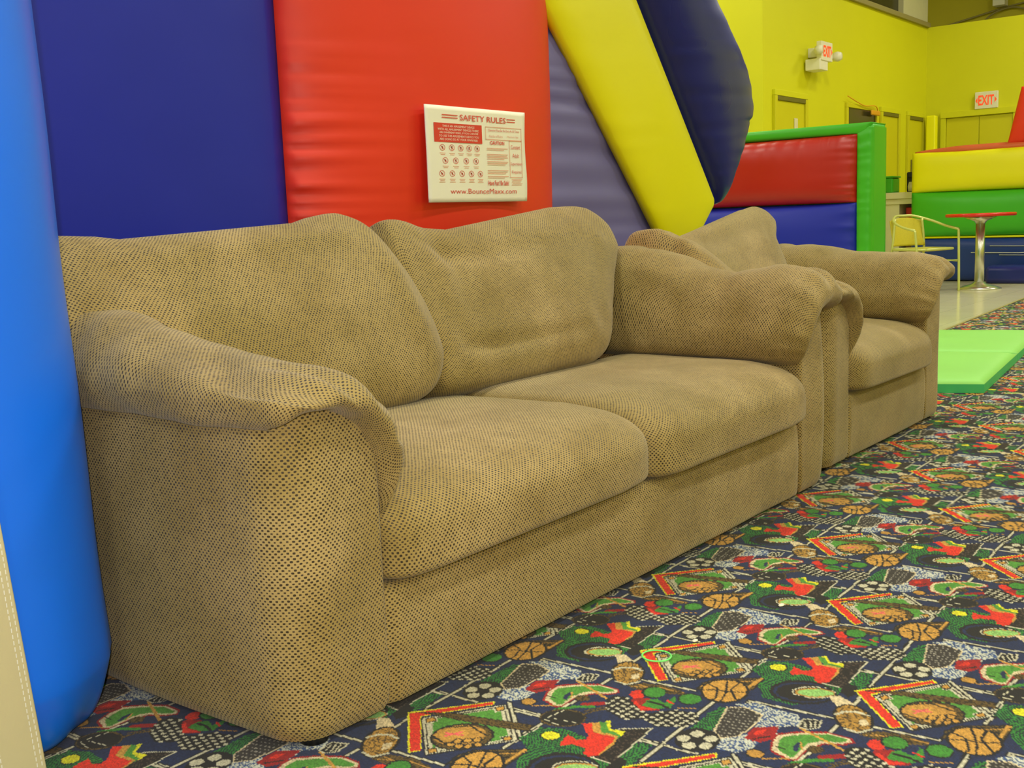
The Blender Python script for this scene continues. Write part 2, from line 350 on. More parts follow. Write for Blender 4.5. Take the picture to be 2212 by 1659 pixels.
# ---- floors: printed sports carpet, polished tile
SHAPES = '''D||11|0|1635,1245 1650,1096
w||5.5|0|1635,1245 1650,1096
D||11|0|1655,1029 1666,927
w||5.5|0|1655,1029 1666,927
D||11|0|1427,1159 1433,1096
w||5.5|0|1427,1159 1433,1096
D||11|0|1883,962 1891,888
w||5.5|0|1883,962 1891,888
D||11|0|1450,913 1455,880
w||5.5|0|1450,913 1455,880
D||11|0|1455,863 1453,840 1458,809
w||5.5|0|1455,863 1453,840 1458,809
D||11|0|1674,825 1676,787
w||5.5|0|1674,825 1676,787
D||11|0|1801,1091 2055,1100
w||5.5|0|1801,1091 2055,1100
D||11|0|1388,869 1641,876
w||5.5|0|1388,869 1641,876
D||11|0|1349,1083 1405,1079
w||5.5|0|1349,1083 1405,1079
D||11|0|1471,1088 1512,1082
w||5.5|0|1471,1088 1512,1082
D||11|0|1595,1083 1627,1082
w||5.5|0|1595,1083 1627,1082
D||11|0|1719,1087 1761,1091
w||5.5|0|1719,1087 1761,1091
D||11|0|1765,883 1853,878
w||5.5|0|1765,883 1853,878
D||11|0|1441,1178 1349,1083
w||5.5|0|1441,1178 1349,1083
D||11|0|1864,1131 1867,1101
w||5.5|0|1864,1131 1867,1101
s||0|1|1344,1079 1395,1073 1413,1037 1408,990 1373,955 1382,927 1354,906 1313,901 1243,953 1242,1007 1284,1038 1321,1047
s||0|1|1797,1132 1854,1133 1864,1106 1811,1097 1781,1100
s||0|1|1946,1083 2018,1085 2047,1079 2052,1064 1962,1045
c||0|1|1608,1260 1633,1232 1628,1151 1595,1131 1572,1158 1525,1148 1503,1164 1474,1163 1449,1179 1445,1208 1467,1229 1491,1218 1524,1188 1596,1201
k|e|3|1|1961,1046 2055,1069 2070,1042 2058,1004 2017,1000 1966,1004 1944,1024
K|w|3|1|1774,1168 1819,1168 1881,1181 1913,1136 1771,1127
D||0|1|1755,1128 1799,1130 1794,1111 1759,1100 1741,1106
D||0|1|1749,1132 1728,1125 1704,1129 1684,1143 1670,1165 1665,1190 1671,1213 1686,1231 1708,1239 1732,1236 1754,1222 1768,1199 1772,1173 1765,1149
n||0|1|1746,1137 1728,1132 1708,1136 1690,1149 1677,1168 1673,1190 1677,1211 1690,1226 1708,1232 1729,1229 1747,1216 1760,1195 1764,1173 1759,1152
D||0|1|1744,1140 1728,1136 1710,1140 1694,1152 1683,1169 1679,1189 1682,1208 1693,1221 1709,1226 1727,1222 1743,1210 1755,1192 1759,1171 1755,1153
w||0|1|1749,1133 1737,1131 1724,1135 1712,1145 1703,1160 1699,1175 1700,1189 1707,1198 1718,1201 1732,1197 1744,1187 1753,1172 1758,1156 1756,1143
D||0|1|1748,1134 1738,1132 1726,1137 1715,1146 1706,1160 1702,1174 1703,1187 1709,1195 1719,1198 1731,1194 1742,1184 1751,1170 1755,1155 1754,1143
t||0|1|1747,1133 1738,1131 1727,1136 1716,1146 1707,1159 1703,1173 1703,1185 1709,1193 1718,1195 1729,1190 1740,1180 1748,1167 1753,1153 1752,1141
g||0|1|1745,1135 1738,1134 1728,1139 1719,1148 1711,1160 1707,1172 1707,1183 1711,1190 1718,1191 1728,1186 1737,1177 1745,1165 1749,1152 1749,1142
e||0|1|1728,1138 1739,1121 1720,1086 1702,1092 1697,1110
y||0|1|1890,1217 1898,1211 1873,1193 1878,1169 1860,1163 1853,1187
G||0|1|1883,1226 1889,1212 1867,1195 1863,1168 1852,1164 1849,1193
o||0|1|1871,1236 1883,1222 1854,1200 1857,1168 1828,1159 1786,1160 1795,1181 1839,1209
r||0|1|1776,1229 1787,1236 1815,1241 1808,1219 1817,1207 1830,1210 1862,1245 1872,1231 1846,1211 1851,1171 1839,1166 1784,1160 1771,1169 1775,1183 1793,1191 1792,1216
y|D|2|1|1805,1250 1799,1248 1792,1248 1786,1252 1782,1258 1781,1265 1783,1272 1788,1278 1794,1280 1801,1279 1808,1276 1811,1270 1812,1262 1810,1255
m|D|5|1|1682,1043 1661,1034 1641,1031 1626,1036 1618,1047 1620,1062 1631,1079 1649,1094 1671,1105 1692,1108 1708,1103 1716,1092 1713,1075 1701,1058
w||6|0|1664,1100 1682,1093 1694,1074 1691,1053
w||5|0|1623,1068 1621,1044 1645,1030
e||5|0|1663,1057 1650,1047
e||5|0|1668,1054 1655,1044
e||5|0|1673,1051 1659,1042
y||0|1|1774,1109 1895,1007 1883,998 1799,1060 1774,1076 1681,989 1664,1004
r||0|1|1773,1103 1890,1008 1882,1001 1800,1063 1775,1080 1682,992 1669,1004
D||0|1|1770,1074 1898,983 1800,877 1671,973
w||0|1|1770,1070 1894,982 1799,881 1676,975
D||0|1|1771,1065 1888,981 1797,886 1681,976
w||0|1|1770,1061 1884,980 1796,889 1685,976
G||0|1|1779,1053 1877,981 1794,895 1695,977
w||0|1|1772,1069 1791,1057 1777,1039 1758,1052
D||0|1|1772,1066 1788,1056 1777,1042 1761,1052
o||0|1|1773,1062 1784,1055 1776,1046 1765,1053
w||0|1|1874,995 1894,982 1878,965 1859,978
D||0|1|1874,992 1890,982 1878,968 1862,979
o||0|1|1875,988 1886,981 1877,972 1867,979
w||0|1|1791,912 1810,900 1796,885 1778,897
D||0|1|1792,910 1807,900 1796,887 1781,898
o||0|1|1792,906 1803,899 1795,891 1785,898
w||0|1|1689,989 1707,977 1694,962 1677,974
D||0|1|1690,987 1704,977 1694,964 1680,974
o||0|1|1690,983 1700,976 1693,968 1683,974
b|D|2|1|1783,1096 1817,1036 1843,942 1857,891 1834,884 1820,930 1802,1006 1794,1059
b|D|4|1|1785,922 1764,917 1742,922 1723,935 1710,955 1707,976 1713,996 1728,1011 1749,1017 1772,1013 1792,999 1805,979 1808,956 1801,936
t||0|1|1783,935 1767,931 1749,936 1733,948 1723,964 1719,983 1723,999 1734,1011 1751,1015 1769,1011 1785,999 1796,982 1800,963 1795,946
o||0|1|1768,963 1758,960 1747,962 1738,968 1732,977 1731,987 1734,997 1742,1004 1752,1007 1763,1005 1772,999 1778,990 1779,979 1776,970
p||5|0|1752,999 1761,969
p||5|0|1743,992 1769,978
o|D|3|1|1729,958 1726,957 1722,958 1719,959 1718,962 1717,965 1719,968 1721,971 1725,972 1728,971 1731,970 1733,967 1733,964 1732,961
o|D|3|1|1732,942 1729,941 1725,942 1722,943 1720,946 1720,949 1721,952 1724,955 1727,956 1731,955 1734,954 1736,951 1736,948 1735,945
o|D|3|1|1740,930 1737,929 1733,929 1730,931 1728,934 1728,937 1730,940 1732,942 1736,943 1739,943 1742,941 1744,938 1744,935 1743,932
o|D|3|1|1754,920 1751,919 1747,919 1744,921 1742,924 1742,927 1743,930 1746,932 1750,933 1753,933 1756,931 1758,928 1758,925 1757,922
o|D|3|1|1744,956 1740,955 1737,955 1734,957 1732,960 1732,963 1733,966 1736,969 1739,970 1743,969 1746,968 1748,965 1748,961 1746,958
o|D|3|1|1756,943 1752,942 1748,942 1745,944 1744,947 1743,950 1745,953 1747,955 1751,956 1755,956 1758,954 1759,951 1760,948 1758,945
o|D|3|1|1766,931 1763,930 1759,930 1756,932 1754,935 1754,938 1755,941 1758,944 1762,945 1765,944 1768,942 1770,940 1770,936 1769,933
D||4|0|1730,1007 1723,978 1730,967
D||4|0|1764,1017 1795,980 1783,936
b|D|3|1|1669,926 1703,930 1732,919 1784,846 1743,842 1712,843 1707,896
D||4|0|1694,926 1729,908 1771,850
t||3|0|1689,925 1723,905 1765,850
D||4|0|1731,897 1744,849
o||7|0|1778,849 1728,851
o|D|5|1|1716,845 1700,840 1683,840 1667,844 1655,853 1647,865 1645,879 1648,893 1657,906 1671,916 1687,922 1704,922 1720,918 1733,909 1742,897 1744,882 1740,868 1730,855
D||4|0|1675,918 1689,896 1694,871 1711,844
D||4|0|1737,898 1690,876 1648,866
D||4|0|1705,919 1696,895 1658,880 1643,882
D||4|0|1739,875 1704,874 1670,845
R||0|1|1484,1135 1518,1150 1548,1151 1572,1126 1597,1087 1597,1046 1584,1034 1566,1047 1551,1074 1517,1088 1479,1089 1471,1098 1478,1121
e||0|1|1487,1133 1518,1146 1544,1147 1568,1123 1592,1085 1593,1047 1584,1039 1570,1050 1555,1077 1520,1092 1483,1092 1476,1100 1484,1122
G||0|1|1495,1127 1518,1137 1540,1140 1563,1119 1588,1084 1589,1051 1582,1047 1573,1056 1560,1083 1543,1095 1523,1097 1488,1096 1482,1101 1490,1116
n||8|0|1533,1109 1521,1108 1510,1103
o||3|0|1539,1108 1518,1096
D||3|0|1502,1139 1503,1119
b||0|1|1536,1067 1531,1065 1525,1066 1520,1069 1517,1074 1516,1080 1517,1086 1521,1090 1527,1092 1532,1092 1537,1089 1541,1083 1542,1077 1540,1071
o||6|0|1585,1128 1550,1039
D|w|3|1|1588,1134 1620,1137 1631,1110 1602,1104 1586,1119
w||3|0|1611,1131 1594,1124
w||3|0|1618,1125 1598,1115
w||3|0|1623,1118 1603,1110
R||0|1|1500,1188 1527,1193 1545,1193 1572,1160 1547,1153 1524,1150 1501,1162
r||0|1|1520,1185 1540,1183 1550,1172 1530,1170
D||4|0|1508,1175 1531,1158
t|D|3|1|1472,1140 1466,1137 1460,1137 1454,1140 1451,1146 1450,1152 1452,1158 1456,1163 1462,1166 1468,1166 1474,1163 1477,1158 1478,1151 1476,1145
t||4|0|1454,1135 1477,1103
b||0|1|1616,1041 1644,1022 1655,981 1650,937 1639,936 1622,970 1615,1015
t||3|0|1620,1030 1644,982 1646,940
t||3|0|1633,1025 1632,975
r||0|1|1604,992 1597,990 1589,990 1583,993 1580,998 1580,1005 1583,1011 1588,1016 1596,1019 1603,1019 1609,1016 1613,1011 1613,1004 1610,998
D||0|1|1631,965 1621,961 1610,962 1601,967 1596,976 1595,986 1599,995 1607,1003 1617,1007 1628,1006 1637,1001 1643,992 1644,982 1640,972
g2||0|1|1630,966 1621,963 1612,964 1605,969 1600,976 1599,985 1602,993 1609,999 1618,1002 1627,1002 1635,997 1640,990 1641,981 1637,973
D||0|1|1642,898 1632,895 1621,896 1612,901 1607,909 1606,919 1610,928 1618,935 1628,939 1639,938 1648,932 1654,924 1654,914 1650,905
g2||0|1|1641,899 1632,897 1623,898 1616,903 1611,910 1610,918 1613,926 1620,932 1628,935 1638,934 1646,929 1650,922 1651,913 1648,905
R||0|1|1545,996 1579,1002 1592,981 1589,950 1561,938 1541,964
r||0|1|1543,992 1573,994 1558,972 1562,942 1541,969
g2||0|1|1586,977 1599,966 1591,944 1625,945 1621,938 1580,926 1563,947 1562,975
D||6|0|1581,972 1583,952 1577,931
r||5|0|1603,947 1597,931
t||3|0|1586,918 1602,888
R||14|0|1509,1061 1532,1034
b||4|0|1488,1045 1521,1025 1547,997
D||0|1|1550,1041 1569,1036 1577,1014 1542,963 1542,946 1576,919 1589,878 1561,860 1532,867 1503,911 1517,943 1496,975 1511,1018
w||0|1|1566,1022 1562,1022 1559,1025 1559,1029 1562,1031 1566,1029 1567,1025
w||0|1|1574,1006 1570,1006 1567,1009 1568,1013 1571,1015 1574,1014 1576,1010
w||0|1|1552,1024 1548,1023 1545,1026 1546,1030 1549,1032 1552,1031 1554,1027
w||0|1|1561,1008 1557,1008 1554,1011 1554,1015 1557,1017 1561,1016 1563,1012
w||0|1|1538,1025 1535,1025 1532,1028 1532,1032 1535,1034 1538,1032 1540,1028
w||0|1|1548,1010 1544,1010 1541,1013 1541,1017 1544,1019 1548,1017 1549,1014
w||0|1|1556,995 1552,995 1550,998 1550,1002 1553,1004 1556,1002 1558,998
w||0|1|1534,1012 1531,1012 1528,1015 1528,1019 1531,1021 1534,1019 1536,1015
w||0|1|1543,997 1539,997 1536,1000 1537,1004 1540,1006 1543,1004 1545,1000
w||0|1|1551,982 1548,982 1545,985 1545,989 1548,991 1552,989 1553,985
w||0|1|1521,1014 1517,1014 1514,1017 1514,1020 1517,1022 1521,1021 1522,1017
w||0|1|1530,999 1526,999 1524,1002 1524,1006 1527,1008 1530,1006 1532,1002
w||0|1|1538,984 1535,984 1532,987 1532,991 1535,993 1539,991 1540,987
w||0|1|1547,969 1543,969 1540,972 1540,976 1543,978 1547,976 1549,972
w||0|1|1580,910 1577,910 1574,913 1574,916 1577,918 1580,916 1582,913
w||0|1|1517,1001 1513,1001 1511,1004 1511,1008 1513,1010 1517,1008 1519,1004
w||0|1|1526,986 1522,986 1519,989 1519,993 1522,995 1526,993 1527,989
w||0|1|1534,971 1530,971 1528,974 1528,978 1530,980 1534,978 1536,974
w||0|1|1542,956 1539,956 1536,959 1536,963 1539,965 1542,963 1544,960
w||0|1|1559,927 1555,927 1553,930 1553,933 1556,935 1559,933 1561,930
w||0|1|1567,912 1564,912 1561,915 1561,919 1564,920 1567,919 1569,915
w||0|1|1576,897 1572,897 1569,900 1569,904 1572,906 1576,904 1577,900
w||0|1|1584,883 1580,883 1577,886 1577,889 1580,891 1584,889 1585,886
w||0|1|1513,988 1509,988 1506,991 1506,995 1509,997 1513,995 1514,991
w||0|1|1521,973 1518,973 1515,976 1515,980 1518,982 1521,980 1523,977
w||0|1|1529,959 1526,958 1523,961 1523,965 1526,967 1530,965 1531,962
w||0|1|1538,944 1534,944 1531,947 1532,950 1534,952 1538,951 1539,947
w||0|1|1546,929 1543,929 1540,932 1540,936 1543,937 1546,936 1548,932
w||0|1|1554,914 1551,914 1548,917 1548,921 1551,923 1555,921 1556,917
w||0|1|1563,900 1559,900 1556,903 1556,906 1559,908 1563,906 1564,903
w||0|1|1571,885 1567,885 1565,888 1565,892 1568,893 1571,892 1573,888
w||0|1|1579,871 1575,871 1573,873 1573,877 1576,879 1579,877 1581,873
w||0|1|1508,976 1505,975 1502,978 1502,982 1505,984 1509,982 1510,979
w||0|1|1517,961 1513,961 1511,964 1511,967 1513,969 1517,967 1518,964
w||0|1|1525,946 1522,946 1519,949 1519,953 1522,954 1525,953 1527,949
w||0|1|1533,931 1530,931 1527,934 1527,938 1530,940 1534,938 1535,934
w||0|1|1542,917 1538,917 1535,920 1535,923 1538,925 1542,923 1543,920
w||0|1|1550,902 1546,902 1544,905 1544,909 1547,910 1550,909 1552,905
w||0|1|1558,888 1555,888 1552,890 1552,894 1555,896 1558,894 1560,890
w||0|1|1566,873 1563,873 1560,876 1560,880 1563,881 1566,880 1568,876
w||0|1|1504,963 1501,963 1498,966 1498,969 1501,971 1504,970 1506,966
w||0|1|1521,934 1517,934 1515,936 1515,940 1517,942 1521,940 1522,937
w||0|1|1529,919 1526,919 1523,922 1523,925 1526,927 1529,926 1531,922
w||0|1|1537,904 1534,904 1531,907 1531,911 1534,913 1537,911 1539,907
w||0|1|1545,890 1542,890 1539,893 1539,896 1542,898 1546,896 1547,893
w||0|1|1554,876 1550,876 1547,878 1547,882 1550,884 1554,882 1555,878
w||0|1|1562,861 1558,861 1555,864 1556,868 1558,869 1562,868 1563,864
w||0|1|1516,921 1513,921 1510,924 1510,928 1513,929 1517,928 1518,924
w||0|1|1525,907 1521,907 1518,910 1519,913 1521,915 1525,913 1526,910
w||0|1|1533,892 1529,892 1527,895 1527,899 1530,900 1533,899 1534,895
w||0|1|1541,878 1538,878 1535,881 1535,884 1538,886 1541,884 1543,881
w||0|1|1549,864 1546,864 1543,867 1543,870 1546,872 1549,870 1551,866
w||0|1|1512,909 1509,909 1506,912 1506,916 1509,917 1512,916 1514,912
w||0|1|1520,895 1517,895 1514,898 1514,901 1517,903 1520,901 1522,898
w||0|1|1529,880 1525,880 1522,883 1522,887 1525,888 1529,887 1530,883
w||0|1|1537,866 1533,866 1530,869 1531,873 1533,874 1537,873 1538,869
D|D|3|1|1936,1023 1919,1018 1902,1020 1888,1029 1879,1042 1878,1058 1885,1073 1898,1084 1916,1090 1933,1088 1948,1080 1957,1066 1958,1050 1950,1035
w||0|1|1943,1054 1934,1053 1926,1058 1925,1067 1930,1074 1939,1075 1947,1070 1948,1061
w||0|1|1916,1065 1907,1064 1899,1070 1897,1078 1903,1085 1912,1086 1920,1081 1921,1072
w||0|1|1940,1027 1931,1026 1923,1031 1922,1040 1927,1047 1936,1048 1944,1042 1945,1033
w||0|1|1899,1046 1890,1045 1882,1050 1881,1059 1886,1066 1895,1067 1903,1061 1904,1052
w||0|1|1913,1023 1904,1022 1896,1027 1895,1036 1900,1042 1909,1043 1917,1038 1918,1029
g2||10|0|1464,1091 1492,1070 1509,1044
D||0|1|1467,1027 1453,1022 1436,1024 1422,1034 1412,1050 1408,1068 1411,1085 1421,1097 1436,1103 1452,1100 1468,1090 1478,1074 1482,1056 1478,1039
b||0|1|1466,1028 1457,1024 1446,1023 1435,1027 1425,1033 1417,1043 1412,1054 1409,1066 1410,1078 1415,1088 1422,1096 1431,1100 1442,1101 1453,1098 1464,1091 1472,1082 1478,1070 1480,1058 1479,1046 1474,1035
D||0|1|1465,1030 1456,1027 1447,1026 1437,1030 1428,1036 1420,1045 1415,1055 1413,1066 1413,1077 1417,1086 1423,1093 1432,1097 1442,1098 1452,1095 1461,1089 1469,1079 1474,1069 1476,1057 1476,1046 1472,1037
w||2|0|1432,1085 1473,1077
w||2|0|1434,1074 1441,1034
w||2|0|1423,1086 1418,1053
b||6|0|1476,1039 1496,1033 1516,1019
D||0|1|1461,1044 1456,1042 1449,1043 1444,1047 1440,1053 1438,1060 1440,1066 1444,1071 1449,1073 1456,1072 1462,1068 1466,1062 1467,1055 1465,1048'''
V1 = np.array([.0456, -.4194]); V2 = np.array([.463, -.1965])
PAL = dict(n=(24, 38, 74), D=(24, 23, 22), G=(76, 140, 48), g=(140, 190, 104), w=(192, 188, 160), r=(214, 46, 24), R=(150, 22, 22), y=(216, 212, 30),
           o=(192, 144, 60), t=(180, 134, 56), b=(94, 74, 30), m=(168, 128, 52), k=(52, 48, 44), e=(206, 190, 150), p=(226, 96, 96), c=(120, 140, 160), s=(34, 92, 40), K=(44, 36, 30))
PAL['g2'] = (58, 130, 42)
def carpet_tile(N=640):
    img = np.zeros((N, N, 3)); img[:] = PAL['n']
    g = np.random.default_rng(3)
    nz = g.random((N, N)); nz2 = g.random((N//4, N//4)).repeat(4, 0).repeat(4, 1)
    img *= (.85+.3*nz)[..., None]
    Bi = np.linalg.inv(np.stack([V1, V2], 1))
    def paint(mask_fn, ab, pad, col):
        lo = np.floor((ab.min(0)-pad)*N).astype(int); hi = np.ceil((ab.max(0)+pad)*N).astype(int)
        ia = np.arange(lo[0], hi[0]+1); ib = np.arange(lo[1], hi[1]+1)
        A, B_ = np.meshgrid((ia+.5)/N, (ib+.5)/N, indexing='ij')
        X = A[..., None]*V1+B_[..., None]*V2
        mk = mask_fn(X[..., 0], X[..., 1])
        I, J = np.nonzero(mk); I2 = ia[I] % N; J2 = ib[J] % N
        c = np.array(PAL[col], float)[None].repeat(len(I), 0)
        x, y = X[I, J, 0], X[I, J, 1]; r = nz[I2, J2][:, None]; r2 = nz2[I2, J2][:, None]
        if col == 's':      # green crayon streaks on navy
            st = np.sin(x*520+y*900+4*np.sin(x*60)+3*np.sin(y*80+x*40))[:, None]*.5+.5
            c = np.where(st+.5*(r-.5) > .42, np.array([(44, 120, 46)]), np.array([(18, 40, 44)]))
        elif col == 'c':    # blue and cream speckle
            c = np.where(r2*.6+r*.4 > .47, np.array([(186, 190, 176)]), np.array([(58, 84, 132)]))
        elif col == 'k':    # dotted net
            st = (np.sin(x*560+y*160) > .55) & (np.sin(y*760-x*90) > .2)
            c = np.where(st[:, None], np.array([(150, 146, 132)]), c)
        elif col in 'mb':
            c = np.where((r2 > .68), c*.5, c)
        elif col == 'K': c = c*(.6+.9*(r > .8))
        img[I2, J2] = c*(.86+.28*r)
    def inpoly(P):
        def f(X, Y):
            m = np.zeros(X.shape, bool)
            for a, b in zip(P, np.roll(P, -1, 0)):
                if a[1] == b[1]: continue
                m ^= ((a[1] > Y) != (b[1] > Y)) & (X < (b[0]-a[0])*(Y-a[1])/(b[1]-a[1])+a[0])
            return m
        return f
    def nearline(P, w, close):
        Q = np.concatenate([P, P[:1]]) if close else P
        def f(X, Y):
            m = np.zeros(X.shape, bool)
            for a, b in zip(Q[:-1], Q[1:]):
                d = b-a; t = np.clip(((X-a[0])*d[0]+(Y-a[1])*d[1])/max(d@d, 1e-9), 0, 1)
                m |= (X-a[0]-t*d[0])**2+(Y-a[1]-t*d[1])**2 < w*w/4
            return m
        return f
    for ln in SHAPES.strip().split('\n'):
        c, oc, ow, cl, pts = ln.split('|')
        P = np.array([[float(q) for q in p.split(',')] for p in pts.split()])/1000
        ab = P @ Bi.T; ow = float(ow)/1000
        if cl == '1':
            paint(inpoly(P), ab, .005, c)
            if oc: paint(nearline(P, ow, True), ab, .01+ow, oc)
        else: paint(nearline(P, ow, False), ab, .01+ow*2, c)
    img = img/255
    img = np.where(img <= .04045, img/12.92, ((img+.055)/1.055)**2.4)
    return img
def carpet_mesh():
    T = carpet_tile(); N = T.shape[0]
    mips = [T]
    for k in range(4):
        t = mips[-1]; n2 = t.shape[0]//2
        mips.append(t[:n2*2, :n2*2].reshape(n2, 2, n2, 2, 3).mean((1, 3)))
    Bi = np.linalg.inv(np.stack([V1, V2], 1))
    patches = []
    # near, middle and far strips: the pile is resolved finer where one stands close to it
    def strip(x0, x1, y0, y1, dy, fx, mip):
        xs = [x0]
        while xs[-1] < x1: xs.append(xs[-1]+max(.0024, fx*xs[-1]))
        xs[-1] = x1
        ys = np.linspace(y0, y1, int((y1-y0)/dy)+1)
        patches.append((np.array(xs), ys, mip))
    strip(.55, 3.0, -.45, 2.0, .0030, .0022, 0)
    strip(3.0, 6.0, -.3, 2.0, .006, .0026, 1)
    strip(6.0, 15.7, -1.0, 2.7, .012, .0036, 2)
    strip(-6.0, .55, -7, 9.5, .25, .1, 4); strip(.55, 15.7, -7, -1.0, .25, .02, 4); strip(.55, 6, -1.0, -.45, .03, .01, 3)
    strip(3.0, 6.0, -.45, -.3, .03, .01, 3); strip(.55, 6.0, 2.0, 9.5, .15, .04, 4)
    vs, fs, cs, n0 = [], [], [], 0
    for xs, ys, mip in patches:
        X, Y = np.meshgrid(xs, ys, indexing='ij'); P = np.stack([X, Y], -1).reshape(-1, 2)
        ab = P @ Bi.T; ab -= np.floor(ab); t = mips[mip]; n = t.shape[0]
        col = t[np.minimum((ab[:, 0]*n).astype(int), n-1), np.minimum((ab[:, 1]*n).astype(int), n-1)]
        nx, ny = len(xs), len(ys); idx = np.arange(nx*ny).reshape(nx, ny)+n0
        q = np.stack([idx[:-1, :-1], idx[1:, :-1], idx[1:, 1:], idx[:-1, 1:]], -1).reshape(-1, 4)
        vs.append(np.concatenate([P, np.zeros((len(P), 1))], 1)); fs.append(q); cs.append(col); n0 += len(P)
    V = np.concatenate(vs); F = np.concatenate(fs); K = np.concatenate(cs)
    me = bpy.data.meshes.new('floor'); me.vertices.add(len(V)); me.vertices.foreach_set('co', V.ravel())
    me.loops.add(F.size); me.loops.foreach_set('vertex_index', F.ravel().astype(np.int32))
    me.polygons.add(len(F)); me.polygons.foreach_set('loop_start', np.arange(0, F.size, 4, dtype=np.int32))
    me.update(calc_edges=True)
    at = me.color_attributes.new('pile_colour', 'FLOAT_COLOR', 'POINT')
    at.data.foreach_set('color', np.concatenate([K, np.ones((len(K), 1))], 1).astype(np.float32).ravel())
    return me
k = NT('printed_sports_carpet'); vc = k.n('ShaderNodeVertexColor'); vc.layer_name = 'pile_colour'
tc = k.n('ShaderNodeTexCoord'); pile = k.noise(tc.outputs['Object'], 700, 2, .7)
mx = k.n('ShaderNodeMix', data_type='RGBA', blend_type='MULTIPLY'); mx.inputs[0].default_value = 1
k.l(vc.outputs[0], mx.inputs[6]); pr = k.ramp(pile, .25, .75, .55, 1.3)
cb3 = k.n('ShaderNodeCombineColor'); [k.l(pr, cb3.inputs[q]) for q in range(3)]
k.l(cb3.outputs[0], mx.inputs[7]); k.l(mx.outputs[2], k.b.inputs['Base Color'])
k.b.inputs['Roughness'].default_value = .95; k.b.inputs['Specular IOR Level'].default_value = .15
k.b.inputs['Sheen Weight'].default_value = .12
k.bump(pile, .5, .002)
struct(link('floor', carpet_mesh(), k.m))
# tile floor: edge runs from the back of the chair towards the far right
P0 = (6.0, 2.230); P1 = (15.72, 2.76)
me = bpy.data.meshes.new('floor_tile')
me.from_pydata([(P0[0], P0[1], 0), (P1[0], P1[1], 0), (15.72, 9.5, 0), (6.0, 9.5, 0), (P0[0], P0[1], .003), (P1[0], P1[1], .003), (15.72, 9.5, .003), (6.0, 9.5, .003)], [],
               [(4, 5, 6, 7), (0, 1, 5, 4), (3, 0, 4, 7)])
k = NT('polished_tile'); tc = k.n('ShaderNodeTexCoord'); br = k.n('ShaderNodeTexBrick')
br.offset = 0; br.inputs['Scale'].default_value = 1; br.inputs['Brick Width'].default_value = .305; br.inputs['Row Height'].default_value = .305
br.inputs['Mortar Size'].default_value = .0012; br.inputs['Color1'].default_value = rgb(212, 206, 166); br.inputs['Color2'].default_value = rgb(216, 210, 172); br.inputs['Mortar'].default_value = rgb(170, 164, 130)
k.l(tc.outputs['Object'], br.inputs['Vector']); k.l(br.outputs[0], k.b.inputs['Base Color'])
k.b.inputs['Roughness'].default_value = .16
struct(link('floor_tile', me, k.m)).name = 'floor_tile'
struct(box('trim_3', (0, 0, 0), (9.73, .02, .005), M['trim'], bev=.001)).matrix_world = Matrix.Translation((6.0, 2.225, 0)) @ Matrix.Rotation(math.atan2(.53, 9.72), 4, 'Z')

# ------------------------------------------------------------------ upholstered furniture
def pillow(name, cx, L, cy, cz, hy, hz, m_, parent, n_end=5, lean=0, nth=72, nx=64, mod=None, seed=1, puff=.0, hzb=None, mq=None):
    """closed soft cushion along x. profile: superellipse of half sizes hy, hz; mod(xn, th) edits"""
    ph = np.linspace(-PI/2, PI/2, nx); ph[0] += 1e-3; ph[-1] -= 1e-3
    ph = np.sign(ph)*(PI/2)*(np.abs(ph)/(PI/2))**.8
    b = np.sign(ph)*np.abs(np.sin(ph))**(2/n_end); s = np.abs(np.cos(ph))**(2/n_end)
    th = np.linspace(0, 2*PI, nth, endpoint=False)
    c, s_ = np.cos(th), np.sin(th)
    mm = np.full(nth, float(m_))
    if mq: mm = np.where((c < 0) & (s_ > 0), mq, m_)          # front top quarter: softer roll
    py = np.sign(c)*np.abs(c)**(2/mm); pz = np.sign(s_)*np.abs(s_)**(2/mm)
    hzz = np.where(s_ < 0, hzb if hzb else hz, hz)
    BX, TH = np.meshgrid(b, th, indexing='ij'); SS = s[:, None]
    Y = hy*SS*py[None]; Z = (hzz*pz)[None]*SS
    X = BX*L/2
    if mod is not None: X, Y, Z = mod(BX, TH, X, Y, Z, SS, py[None], pz[None])
    ca, sa = math.cos(lean), math.sin(lean)
    Y2 = cy+Y*ca+Z*sa; Z2 = cz-Y*sa+Z*ca
    P = np.stack([X+cx, Y2, Z2], -1)
    mid = nx//2; ring = P[mid]; d = np.linalg.norm(np.diff(np.concatenate([ring, ring[:1]]), axis=0), axis=1)
    v = np.concatenate([[0], np.cumsum(d)])
    tk = np.argmax(hy*np.abs(py)); line = P[:, tk]; du = np.linalg.norm(np.diff(line, axis=0), axis=1); u = np.concatenate([[0], np.cumsum(du)])
    UV = np.stack(np.meshgrid(u, v, indexing='ij'), -1)
    return grid(name, P, M['fabric'], parent, UV, wv=True, caps=True)

